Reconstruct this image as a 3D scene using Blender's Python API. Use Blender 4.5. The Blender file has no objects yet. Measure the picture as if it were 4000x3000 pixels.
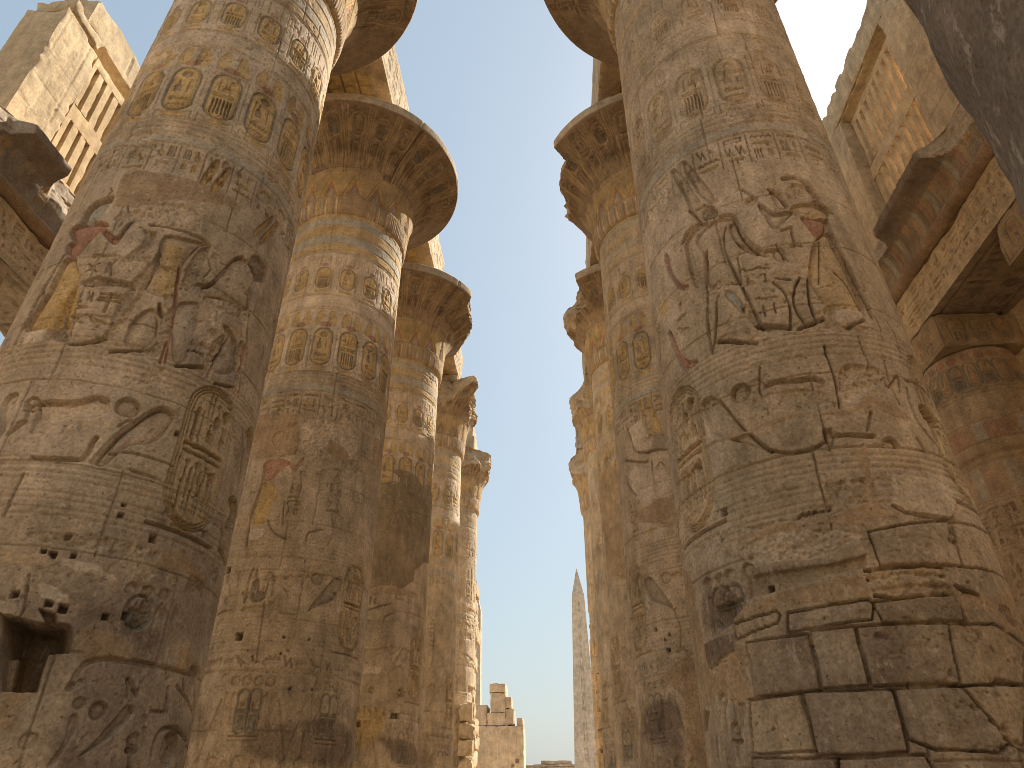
import bpy, math
import numpy as np
from mathutils import Matrix, Vector

# ---------------------------------------------------------------- camera, sky, sun
scene = bpy.context.scene
COL = scene.collection
CAM = np.array([1.408, 0.0, 1.6])
PITCH, YAW, ROLL, FPX = math.radians(32.19), math.radians(-3.58), math.radians(-0.2), 2668.5
fwd = np.array([math.sin(YAW)*math.cos(PITCH), math.cos(YAW)*math.cos(PITCH), math.sin(PITCH)])
rgt = np.array([math.cos(YAW), -math.sin(YAW), 0.0]); upv = np.cross(rgt, fwd)
r2 = math.cos(ROLL)*rgt + math.sin(ROLL)*upv; u2 = -math.sin(ROLL)*rgt + math.cos(ROLL)*upv
cd = bpy.data.cameras.new('camera'); cam = bpy.data.objects.new('camera', cd); COL.objects.link(cam)
cd.sensor_fit = 'HORIZONTAL'; cd.sensor_width = 36.0; cd.lens = FPX/4000*36.0
cd.clip_start = 0.1; cd.clip_end = 3000
M = Matrix(((r2[0], u2[0], -fwd[0], CAM[0]), (r2[1], u2[1], -fwd[1], CAM[1]), (r2[2], u2[2], -fwd[2], CAM[2]), (0, 0, 0, 1)))
cam.matrix_world = M
scene.camera = cam

SUN_EL, SUN_AZ = math.radians(42.0), math.radians(40.0)      # azimuth from +Y (down the nave) towards +X
w = bpy.data.worlds.new('World'); scene.world = w; w.use_nodes = True
nt = w.node_tree; bg = nt.nodes['Background']
sky = nt.nodes.new('ShaderNodeTexSky'); sky.sky_type = 'NISHITA'; sky.sun_disc = False
sky.sun_elevation = SUN_EL; sky.sun_rotation = SUN_AZ
sky.air_density = 1.8; sky.dust_density = 2.8; sky.ozone_density = 1.2; sky.altitude = 80
veil = nt.nodes.new('ShaderNodeMix'); veil.data_type = 'RGBA'; veil.inputs[0].default_value = .62     # thin high desert haze over the whole sky
veil.inputs[7].default_value = (3.72, 4.66, 5.52, 1)
nt.links.new(sky.outputs[0], veil.inputs[6]); nt.links.new(veil.outputs[2], bg.inputs[0]); bg.inputs[1].default_value = 0.080
sl = bpy.data.lights.new('sun', 'SUN'); sun = bpy.data.objects.new('sun', sl); COL.objects.link(sun)
sl.energy = 5.0; sl.angle = math.radians(0.53); sl.color = (1.0, 0.92, 0.80)
sd = Vector((math.sin(SUN_AZ)*math.cos(SUN_EL), math.cos(SUN_AZ)*math.cos(SUN_EL), math.sin(SUN_EL)))
sun.rotation_euler = sd.to_track_quat('Z', 'Y').to_euler()
vs = scene.view_settings
vs.view_transform = 'Standard'; vs.look = 'None'; vs.gamma = 1.0; vs.use_curve_mapping = False
vs.exposure = 0.8
scene.render.engine = 'CYCLES'
scene.cycles.filter_width = 0.8
scene.cycles.use_denoising = True
scene.cycles.max_bounces = 8; scene.cycles.diffuse_bounces = 6

# ---------------------------------------------------------------- tagging
def tag(o, label=None, cat=None, group=None, kind=None):
    if label: o['label'] = label
    if cat: o['category'] = cat
    if group: o['group'] = group
    if kind or cat: o['kind'] = kind or 'thing'
    return o
def thing(name, label, cat, loc, group=None):
    o = bpy.data.objects.new(name, None); COL.objects.link(o); o.location = loc
    o.empty_display_size = .3
    return tag(o, label, cat, group)
def dup(root, loc, label=None):
    r = root.copy(); COL.objects.link(r); r.location = loc
    if label: r['label'] = label
    for ch in list(root.children):
        c = ch.copy(); COL.objects.link(c); c.parent = r
        for g in list(ch.children):
            d = g.copy(); COL.objects.link(d); d.parent = c
    return r

# ---------------------------------------------------------------- materials
def N(nt, t, **kw):
    n = nt.nodes.new(t)
    for k, v in kw.items(): setattr(n, k, v)
    return n
def stone_material(name, base=None, flake=.6, grime=.36, bump=.6):
    """weathered stone: the pigment attribute (or one base colour) broken up by stains, flakes, streaks and grain"""
    m = bpy.data.materials.new(name); m.use_nodes = True
    nt = m.node_tree; L = nt.links.new; b = nt.nodes['Principled BSDF']
    b.inputs['Roughness'].default_value = .95; b.inputs['Specular IOR Level'].default_value = .12
    geo = N(nt, 'ShaderNodeNewGeometry'); pos = geo.outputs['Position']
    def noise(scale, detail=4, rough=.55, stretch=None, off=0.0):
        n = N(nt, 'ShaderNodeTexNoise'); n.inputs['Scale'].default_value = scale
        n.inputs['Detail'].default_value = detail; n.inputs['Roughness'].default_value = rough
        src = pos
        if stretch or off:
            mp = N(nt, 'ShaderNodeMapping'); L(pos, mp.inputs[0])
            if stretch: mp.inputs['Scale'].default_value = stretch
            mp.inputs['Location'].default_value = (off, off*.7, off*1.3); src = mp.outputs[0]
        L(src, n.inputs['Vector']); return n.outputs['Fac']
    def rng(v, a, b_, c, d):
        r = N(nt, 'ShaderNodeMapRange'); L(v, r.inputs[0])
        for i, x in enumerate((a, b_, c, d)): r.inputs[i+1].default_value = x
        return r.outputs[0]
    def mul(a, b_):
        x = N(nt, 'ShaderNodeMath', operation='MULTIPLY'); L(a, x.inputs[0])
        if isinstance(b_, float): x.inputs[1].default_value = b_
        else: L(b_, x.inputs[1])
        return x.outputs[0]
    def mix(fac, a, b_, mode='MIX'):
        x = N(nt, 'ShaderNodeMix', data_type='RGBA', blend_type=mode)
        if isinstance(fac, float): x.inputs[0].default_value = fac
        else: L(fac, x.inputs[0])
        for s, v in ((6, a), (7, b_)):
            if isinstance(v, tuple): x.inputs[s].default_value = v
            else: L(v, x.inputs[s])
        return x.outputs[2]
    if base is None:
        at = N(nt, 'ShaderNodeAttribute', attribute_name='pigment'); col = at.outputs['Color']
    else:
        rg = N(nt, 'ShaderNodeRGB'); rg.outputs[0].default_value = (*base, 1); col = rg.outputs[0]
    v = mul(rng(noise(.33, 4), .25, .75, .80, 1.18), rng(noise(2.1, 8, .72, off=3.), .28, .72, .66, 1.30))
    v = mul(v, rng(noise(5.2, 6, .68, stretch=(1, 1, .22), off=9.), .28, .72, .80, 1.16))
    v = mul(mul(v, rng(noise(24, 6, .8), .3, .7, .60, 1.36)), 1.36)
    cx = N(nt, 'ShaderNodeCombineColor')
    for i in range(3): L(v, cx.inputs[i])
    col = mix(1.0, col, cx.outputs[0], 'MULTIPLY')
    hue = mix(rng(noise(.9, 5, .6, off=21.),   .42, .62, 0., .12), col, mix(1.0, col, (1.12, .93, .70, 1), 'MULTIPLY'))
    g1 = mul(rng(noise(1.3, 7, .68, off=31.), .53, .70, 0., 1.), float(grime))
    col = mix(g1, hue, (.16, .125, .095, 1))
    f1 = mul(rng(noise(8.5, 10, .78, stretch=(1, 1, .6), off=44.), .56, .63, 0., 1.), float(flake))
    col = mix(f1, col, (.62, .515, .405, 1))
    pits = mul(rng(noise(19, 4, .6, off=57.), .63, .69, 0., 1.), .6)
    col = mix(pits, col, (.13, .095, .065, 1))
    L(col, b.inputs['Base Color'])
    bn = N(nt, 'ShaderNodeBump'); bn.inputs['Strength'].default_value = bump; bn.inputs['Distance'].default_value = .04
    hn = N(nt, 'ShaderNodeMath', operation='ADD')
    L(noise(9, 10, .74), hn.inputs[0]); L(mul(pits, -1.2), hn.inputs[1])
    L(hn.outputs[0], bn.inputs['Height']); L(bn.outputs[0], b.inputs['Normal'])
    return m
M_STONE = stone_material('weathered_sandstone')
M_CAP = stone_material('capital_sandstone', flake=.2, grime=.4)
M_CLEAN = stone_material('clean_sandstone', flake=.12, grime=.12, bump=.25)
M_OBEL = stone_material('pink_granite', flake=.05, grime=.12, bump=.1)
M_SAND = stone_material('sandy_ground', base=(.42, .33, .22), flake=.2, grime=.15, bump=.3)

# ---------------------------------------------------------------- numpy noise
def sm(t): return t*t*(3-2*t)
def sstep(a, b, x): return sm(np.clip((x-a)/(b-a), 0, 1))
def vnoise(X, Z, sx, sz, seed):
    """value noise on the grid spanned by two 1-d coordinate arrays, 0..1"""
    rg = np.random.default_rng(seed)
    u = (X-X.min())/sx+rg.random(); v = (Z-Z.min())/sz+rg.random()
    iu, iv = np.floor(u).astype(int), np.floor(v).astype(int)
    fu, fv = sm(u-iu).astype('f4'), sm(v-iv).astype('f4')[:, None]
    Lt = rg.random((iv.max()+2, iu.max()+2)).astype('f4')
    a = Lt[iv][:, iu]; b = Lt[iv][:, iu+1]; c = Lt[iv+1][:, iu]; d = Lt[iv+1][:, iu+1]
    return (a+(b-a)*fu)*(1-fv)+(c+(d-c)*fu)*fv
def fbm(X, Z, s, seed, oct=4, rough=.5, az=1.0):
    t = 0; a = 1.0; n = 0
    for o in range(oct):
        t = t+a*vnoise(X, Z, s/2**o, s*az/2**o, seed+o*17); n += a; a *= rough
    return t/n
def hash3(i, j, k, s):
    h = (i*374761393+j*668265263+k*2147483647+s*1274126177) & 0xffffffff
    h = ((h ^ (h >> 13))*1274126177) & 0xffffffff
    return ((h ^ (h >> 16)) & 0xffff)/65535.0
def noise3(P, f, s):
    q = P*f+100.37; i = np.floor(q).astype(np.int64); t = sm(q-i); r = 0
    for a in (0, 1):
        for b in (0, 1):
            for c in (0, 1):
                wgt = (t[:, 0] if a else 1-t[:, 0])*(t[:, 1] if b else 1-t[:, 1])*(t[:, 2] if c else 1-t[:, 2])
                r = r+wgt*hash3(i[:, 0]+a, i[:, 1]+b, i[:, 2]+c, s)
    return r

# ---------------------------------------------------------------- relief: carving and pigment on a surface grid
PIG = dict(y=(.44, .305, .128), r=(.32, .165, .115), b=(.315, .315, .28), w=(.56, .465, .36), m=(.335, .242, .150),
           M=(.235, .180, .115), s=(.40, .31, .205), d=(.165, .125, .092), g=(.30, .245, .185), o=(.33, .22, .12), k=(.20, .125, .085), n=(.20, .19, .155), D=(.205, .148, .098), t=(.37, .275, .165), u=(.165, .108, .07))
def soften(P, closed, n):
    """corner cutting: turns a traced outline into a hand-cut curve"""
    for _ in range(n):
        Q = []; K = len(P)
        for i in range(K if closed else K-1):
            (ax, az), (bx, bz) = P[i], P[(i+1) % K]
            Q += [(.75*ax+.25*bx, .75*az+.25*bz), (.25*ax+.75*bx, .25*az+.75*bz)]
        P = Q if closed else [P[0]]+Q+[P[-1]]
    return P
DS = 1.55                                                     # carving depth over the drawn depth
class Relief:
    def __init__(s, X, Z, base, seed=1, toX=None):
        s.X, s.Z = np.asarray(X, 'f4'), np.asarray(Z, 'f4'); s.seed = seed
        s.toX = toX or (lambda t: t)
        m, n = len(Z), len(X)
        s.H = np.zeros((m, n), 'f4'); s.C = np.empty((m, n, 3), 'f4'); s.C[:] = base
        s.WX = (fbm(s.X, s.Z, .22, seed+1, 3)-.5)*.020; s.WZ = (fbm(s.X, s.Z, .22, seed+2, 3)-.5)*.020
        s.BX = (fbm(s.X, s.Z, .5, seed+3, 5, .62)-.5)*.11; s.BZ = (fbm(s.X, s.Z, .5, seed+4, 5, .62)-.5)*.11
        s.F = fbm(s.X, s.Z, .16, seed+5, 5, .68); s.G = fbm(s.X, s.Z, .6, seed+6, 5, .62); s.K = fbm(s.X, s.Z, .075, seed+8, 3, .7)
    def pts(s, P): return [(s.toX(a), b) for a, b in P]
    def win(s, P, mg):
        x = [p[0] for p in P]; z = [p[1] for p in P]
        i0, i1 = np.searchsorted(s.Z, min(z)-mg), np.searchsorted(s.Z, max(z)+mg)
        j0, j1 = np.searchsorted(s.X, min(x)-mg), np.searchsorted(s.X, max(x)+mg)
        return (slice(i0, i1), slice(j0, j1)) if i1 > i0 and j1 > j0 else None
    def grid(s, W, big=False):
        a, b = (s.BX, s.BZ) if big else (s.WX, s.WZ)
        return s.X[None, W[1]]+a[W], s.Z[W[0], None]+b[W]
    @staticmethod
    def dist(px, pz, P, closed):
        d2 = None; K = len(P)
        for i in range(K if closed else K-1):
            (ax, az), (bx, bz) = P[i], P[(i+1) % K]
            dx, dz = bx-ax, bz-az; l = dx*dx+dz*dz+1e-9
            t = np.clip(((px-ax)*dx+(pz-az)*dz)/l, 0, 1)
            q = (px-ax-t*dx)**2+(pz-az-t*dz)**2
            d2 = q if d2 is None else np.minimum(d2, q)
        return np.sqrt(d2)
    @staticmethod
    def inside(px, pz, P):
        r = np.zeros(np.broadcast(px, pz).shape, bool); K = len(P)
        for i in range(K):
            (ax, az), (bx, bz) = P[i], P[(i+1) % K]
            if az == bz: continue
            r ^= ((az > pz) != (bz > pz)) & (px < (bx-ax)*(pz-az)/(bz-az)+ax)
        return r
    def paint(s, W, m, c, a=.8, wear=.5):
        if c is None: return
        k = (m*a*sstep(wear-.34, wear+.06, .35+.65*s.G[W]+.35*(s.F[W]-.5)))[..., None] if wear else (m*a)[..., None]
        s.C[W] = s.C[W]*(1-k)+np.array(PIG[c] if isinstance(c, str) else c, 'f4')*k
    def mask(s, P, soft=.012, big=False):
        W = s.win(P, .16 if big else .06)
        if W is None: return None, None, None
        px, pz = s.grid(W, big); d = s.dist(px, pz, P, True); i = s.inside(px, pz, P)
        return W, np.where(i, np.clip(d/soft, 0, 1), 0).astype('f4'), np.where(i, d, 0)
    def carve(s, P, d=.045, c=None, b=.62, w=.06, a=.75):
        W, m, di = s.mask(P)
        if W is None: return
        s.H[W] -= DS*m*d*(1-b*(1-np.exp(-di/w))); s.paint(W, m, c, a)
    def groove(s, P, w=.03, d=.03, c=None):
        W = s.win(P, w+.05)
        if W is None: return
        px, pz = s.grid(W); q = s.dist(px, pz, P, False)
        ww = np.maximum(w*.62*(.65+.7*s.G[W]), .011); m = np.clip(1.25-q/ww, 0, 1)
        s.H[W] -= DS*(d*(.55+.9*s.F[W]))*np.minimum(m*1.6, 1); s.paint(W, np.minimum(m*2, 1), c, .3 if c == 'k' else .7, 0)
    def tint(s, P, c, a=.7):
        W, m, di = s.mask(P, .12, True)
        if W is not None: s.paint(W, m, c, a, .45)
    def patch(s, P, c, b=.006):
        W, m, di = s.mask(P, .02, True)
        if W is None: return
        s.H[W] = s.H[W]*(1-m)+(b+.010*(s.G[W]-.5)+.004*(s.F[W]-.5))*m; s.paint(W, m, c, .6 if c == 'w' else .93, 0)
    def rough(s, P, a=.03, sh=-.012, c=None):
        W, m, di = s.mask(P, .02, True)
        if W is None: return
        s.H[W] = s.H[W]*(1-.75*m)+m*(sh*1.35+a*(1.3*(s.F[W]-.5)+2.3*(s.K[W]-.5))); s.paint(W, m, c, .6, .45)
    def niche(s, P, d):
        W, m, di = s.mask(P, .02)
        if W is None: return
        s.H[W] -= m*(d+.03*(s.F[W]-.5)); s.paint(W, m, 'd' if d > .3 else 's', .5, 0)
    def hole(s, p, r):
        x, z = p; P = [(x-r*.8, z-r*.9), (x+r*.85, z-r*.8), (x+r*.8, z+r*.9), (x-r*.85, z+r*.85)]
        W, m, di = s.mask(P, .014)
        if W is not None: s.H[W] -= m*min(.2, r*2.6); s.paint(W, m, 'd', .7, 0)
    def disc(s, p, r, d=.05, k=None, c=None, ry=None):
        x, z = p; ry = ry or r; mr = max(r, ry)
        W = s.win([(x-mr, z-mr), (x+mr, z+mr)], .06)
        if W is None: return
        px, pz = s.grid(W); q = np.sqrt(((px-x)/r)**2+((pz-z)/ry)**2)*min(r, ry); di = min(r, ry)-q
        if k == 'ring':
            m = np.clip(1.3-np.abs(di)/max(.022, r*.22), 0, 1); s.H[W] -= DS*d*.9*np.minimum(m*1.5, 1); return
        m = np.clip(di/.012, 0, 1); s.H[W] -= DS*m*d*(1-.72*(1-np.exp(-np.maximum(di, 0)/(.4*min(r, ry))))); s.paint(W, m, c, .75)
    def block(s, P, c, rg):
        W, m, di = s.mask(P, .02)
        if W is None: return
        o = rg.uniform(-.010, .014)
        s.H[W] = s.H[W]*(1-.85*m)+m*(o+.022*(s.G[W]-.5)+.012*(s.F[W]-.5)+.012*(s.K[W]-.5)-.014*np.exp(-di/.025)); s.paint(W, m, c, .45, 0)
        cx, cz = sum(p[0] for p in P)/len(P), sum(p[1] for p in P)/len(P); P = [(cx+(a-cx)*1.03, cz+(b-cz)*1.03) for a, b in P]
        s.groove(P+[P[0]], .012, .05)
    def ring(s, z, w=.02, d=.012):
        W = s.win([(s.X[0], z), (s.X[-1], z)], w+.06)
        if W is None: return
        px, pz = s.grid(W); q = np.abs(pz-z+0*px)
        s.H[W] -= d*np.clip(1.4-q/w, 0, 1)*(.4+1.1*s.G[W])
    def band(s, z0, z1, c, a=.7, x0=None, x1=None):
        x0 = s.X[0] if x0 is None else x0; x1 = s.X[-1] if x1 is None else x1
        W = s.win([(x0, z0), (x1, z1)], .02)
        if W is None: return
        px, pz = s.grid(W); m = (np.clip((pz-z0)/.02, 0, 1)*np.clip((z1-pz)/.02, 0, 1)).astype('f4')
        s.paint(W, m*np.ones_like(px), c, a, .42)
    # -- signs
    def glyph(s, name, x, z, w, h, d, c=None, fl=1):
        f = lambda P: [(x+fl*p*w/2, z+q*h/2) for p, q in P]
        for g in GLYPHS[name]:
            if g[0] == 'P': s.carve(f(g[1]), d, c, .55, .035)
            elif g[0] == 'L': s.groove(f(g[1]), max(.014, .085*min(w, h)), d*.9, None)
            else:
                (cx, cz), = f([(g[1], g[2])]); s.disc((cx, cz), max(.02, g[3]*w/2), d, g[5] if len(g) > 5 else None, c, max(.02, g[4]*h/2))
    def text(s, x, z0, z1, w, rg, d=.02, c=None):
        z = z1
        while z-z0 > .12:
            nm = WIDE[rg.integers(len(WIDE))] if rg.random() < .5 else TALL[rg.integers(len(TALL))]
            h = w*(.42 if nm in WIDE else .8)*rg.uniform(.85, 1.15); h = min(h, z-z0)
            if nm in TALL and rg.random() < .6:
                n2 = TALL[rg.integers(len(TALL))]
                s.glyph(nm, x-w*.23, z-h/2, w*.38, h*.86, d, c); s.glyph(n2, x+w*.23, z-h/2, w*.38, h*.86, d, c)
            else: s.glyph(nm, x, z-h/2, w*.86, h*.84, d, c)
            z -= h
    def rect(s, x, z0, z1, w, rr=.5, n=5):
        r = w*rr; P = []
        for cx, cz, a0 in ((x+w/2-r, z1-r, 0), (x-w/2+r, z1-r, 90), (x-w/2+r, z0+r, 180), (x+w/2-r, z0+r, 270)):
            P += [(cx+r*math.cos(math.radians(a0+90*i/n)), cz+r*math.sin(math.radians(a0+90*i/n))) for i in range(n+1)]
        return P
    def cartouche(s, x, z0, z1, w, rg, d=.025, c='y', kind=0, line=.022, lc='n'):
        P = s.rect(x, z0, z1, w); gg, nn = ('g', 'n') if lc else (None, None)
        W, m, di = s.mask(P)
        if W is None: return
        s.paint(W, m, c, .75)
        s.groove(P+[P[0]], line*1.5, d*.8, lc); h = z1-z0
        Q = s.rect(x, z0+.045*h, z1-.045*h, w*.86); s.groove(Q+[Q[0]], line*.55, d*.4)
        if kind == 0:
            s.disc((x, z1-.17*h), w*.19, d*1.5, None, gg); s.glyph('seated', x-w*.16, z1-.43*h, w*.4, h*.3, d*1.3, gg)
            s.glyph('reed', x+w*.2, z1-.42*h, w*.16, h*.3, d); s.disc((x-w*.2, z0+.27*h), w*.13, d*1.5, None, gg)
            s.glyph('mn', x+w*.1, z0+.25*h, w*.5, h*.1, d); s.glyph('water', x, z0+.12*h, w*.62, h*.07, d)
        else:
            s.disc((x+w*.2, z1-.15*h), w*.11, d*1.2, None); s.glyph('reed', x-w*.22, z1-.27*h, w*.14, h*.26, d)
            s.glyph('seated', x+w*.1, z1-.3*h, w*.3, h*.22, d); s.glyph('seated', x-w*.02, z1-.3*h, w*.22, h*.2, d, None, -1)
            for q in (.47, .52): s.groove([(x-w*.36, z1-q*h), (x+w*.36, z1-q*h)], line, d*1.2, nn)
            for q in (-.28, -.16, -.04, .08, .2, .3): s.groove([(x+q*w, z0+.4*h), (x+q*w, z0+.1*h)], line*1.1, d*1.3, nn)
    def bigcart(s, x, z0, z1, w, d=.055):
        P = s.rect(x, z0, z1, w); h = z1-z0; u = lambda a, b: (x+a*w, z1-b*h)
        W, m, di = s.mask(P)
        if W is None: return
        s.H[W] -= m*.012; s.paint(W, m, 'y', .28)
        for k, q in ((1, .03), (.9, .02), (.8, .02)): 
            Q = s.rect(x, z0+(1-k)*w*.5, z1-(1-k)*w*.5, w*k); s.groove(Q+[Q[0]], q*.8, d*.45)
        s.groove([u(-.62, 1.03), u(.62, 1.03)], .035, d*.9)
        for a in (-.12, -.04): s.groove([u(a, .07), u(a, .22)], .022, d)
        s.groove([u(-.3, .22), u(-.3, .43)], .05, d); s.groove([u(-.2, .22), u(-.2, .43)], .022, d)
        s.groove([u(.05, .12), u(.1, .2), u(.05, .3)], .02, d)
        s.disc(u(.26, .17), .085, d*1.6, None, None, .11); s.disc(u(.1, .24), .04, d, 'ring', None, .06)
        s.glyph('seated', *u(.26, .33), .16, .34, d*1.2); s.glyph('seated', *u(-.02, .34), .17, .3, d*1.2)
        s.groove([u(-.36, .47), u(.34, .47)], .045, d*1.5); s.groove([u(-.36, .52), u(.34, .52)], .03, d)
        for a in (-.26, -.08, .1):
            s.disc(u(a, .585), .045, d, None); s.groove([u(a, .6), u(a-.02, .9)], .024, d*1.1)
        for a in (-.17, .02, .2, .3): s.carve([u(a-.03, .62), u(a+.02, .6), u(a+.045, .76), u(a, .92), u(a-.03, .78)], d)
        s.carve([u(.12, .6), u(.3, .57), u(.33, .63), u(.2, .66)], d)
    def draw(s, art, mir=1, sh=0.0, dz=0.0, rg=None, sub=None):
        rg = rg or np.random.default_rng(s.seed)
        for k, P, kw in art:
            P = [(s.toX(mir*a+sh), b+dz) for a, b in P]; g = kw.get
            if sub and k not in sub: continue
            if len(P) > 2 and k in 'fcrtg': P = soften(P, k != 'g', 2 if k in 'fg' else 1)
            if k == 'f':                                           # a figure in sunk relief: cut outline, body rounding back to the face
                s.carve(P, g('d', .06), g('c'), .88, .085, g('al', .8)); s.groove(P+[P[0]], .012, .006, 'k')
            elif k == 'c': s.carve(P, g('d', .05), g('c'))
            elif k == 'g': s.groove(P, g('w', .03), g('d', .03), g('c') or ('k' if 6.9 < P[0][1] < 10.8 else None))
            elif k == 'p': s.patch(P, g('c', 'm'), g('b', .006))
            elif k == 't': s.tint(P, g('c'))
            elif k == 'r': s.rough(P, g('a', .03), g('s', -.012), g('c'))
            elif k == 'n': s.niche(P, g('d', .1))
            elif k == 'h': s.hole(P[0], g('r', .05))
            elif k == 'e': s.disc(P[0], g('r', .1), g('d', .05), g('k'))
            elif k == 'B': s.block(P, g('c', 's'), rg)
            elif k == 'T':
                if g('w') > .05: s.text((P[0][0]+P[1][0])/2, min(P[0][1], P[1][1]), max(P[0][1], P[1][1]), g('w'), rg, .04)
            elif k == 'C': s.cartouche((P[0][0]+P[1][0])/2, min(P[0][1], P[1][1])-.1, max(P[0][1], P[1][1])+.1, g('w')*1.5, rg, .03, None, 1)
BIRD = [(-1, .55), (-.75, .8), (-.45, .65), (-.3, .3), (.2, .1), (1, -.55), (.55, -.4), (.12, -.4), (.1, -.9), (.3, -1), (-.15, -1), (-.1, -.45), (-.5, -.2), (-.65, .2), (-.78, .5)]
SEAT = [(-.55, -1), (-.55, -.2), (-.4, .2), (-.15, .32), (-.3, .75), (-.05, 1), (.25, .85), (.15, .4), (.35, .1), (.75, -.1), (.85, -1)]
GLYPHS = dict(
    sun=[('E', 0, 0, .75, .75)], mouth=[('P', [(-1, 0), (-.5, .5), (0, .65), (.5, .5), (1, 0), (.5, -.5), (0, -.65), (-.5, -.5)])],
    water=[('L', [(-1, -.3), (-.75, .4), (-.5, -.3), (-.25, .4), (0, -.3), (.25, .4), (.5, -.3), (.75, .4), (1, -.3)])],
    basket=[('P', [(-1, .6), (1, .6), (.75, -.2), (.3, -.7), (-.3, -.7), (-.75, -.2)])],
    loaf=[('P', [(-.55, -.5), (-.45, .1), (0, .5), (.45, .1), (.55, -.5)])],
    reed=[('P', [(-.3, -.2), (-.35, .4), (0, 1), (.4, .7), (.35, -.2)]), ('L', [(0, -.2), (0, -1)])],
    ankh=[('E', 0, .5, .4, .42, 'ring'), ('L', [(-.7, 0), (.7, 0)]), ('L', [(0, 0), (0, -1)])],
    bird=[('P', BIRD)], seated=[('P', SEAT)],
    snake=[('L', [(-1, .6), (-.7, .8), (-.6, .2), (-.2, -.1), (.2, .1), (.6, -.1), (1, -.2)])],
    house=[('L', [(-.8, -.6), (-.8, .6), (.8, .6), (.8, -.6), (.3, -.6)])], stool=[('P', [(-.6, -.6), (-.6, .6), (.6, .6), (.6, -.6)])],
    strokes=[('L', [(-.6, -.8), (-.6, .8)]), ('L', [(0, -.8), (0, .8)]), ('L', [(.6, -.8), (.6, .8)])],
    bar=[('P', [(-1, -.35), (-1, .35), (1, .35), (1, -.35)])], mn=[('P', [(-1, -.5), (-1, .3), (-.7, .3), (-.7, .8), (-.5, .3), (-.2, .8), (0, .3), (.3, .8), (.5, .3), (.8, .8), (1, .3), (1, -.5)])],
    foot=[('P', [(-.3, 1), (.1, 1), (.1, -.5), (.9, -.6), (.9, -1), (-.3, -1)])], djed=[('L', [(0, -1), (0, 1)]), ('L', [(-.6, .9), (.6, .9)]), ('L', [(-.6, .55), (.6, .55)]), ('L', [(-.6, .2), (.6, .2)])],
    was=[('L', [(-.6, .7), (.1, 1), (0, .5), (0, -.8), (-.3, -1)]), ('L', [(0, -.8), (.3, -1)])],
    beetle=[('E', 0, -.1, .45, .55), ('L', [(-.9, .6), (-.4, .3)]), ('L', [(.9, .6), (.4, .3)]), ('L', [(-.9, -.7), (-.4, -.4)]), ('L', [(.9, -.7), (.4, -.4)])],
    eye=[('P', [(-1, 0), (-.4, .5), (.4, .5), (1, 0), (.4, -.4), (-.4, -.4)]), ('L', [(.2, -.4), (.5, -1)])],
    feather=[('P', [(-.25, -1), (-.3, .6), (0, 1), (.3, .8), (.25, -1)])], zig=[('L', [(-.8, .8), (-.2, -.6), (.3, .6), (.8, -.8)])])
WIDE = ['mouth', 'water', 'basket', 'bar', 'mn', 'snake', 'eye', 'house']
TALL = ['reed', 'ankh', 'bird', 'seated', 'stool', 'strokes', 'foot', 'djed', 'was', 'beetle', 'feather', 'sun', 'zig', 'loaf', 'bird', 'seated']
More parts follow.
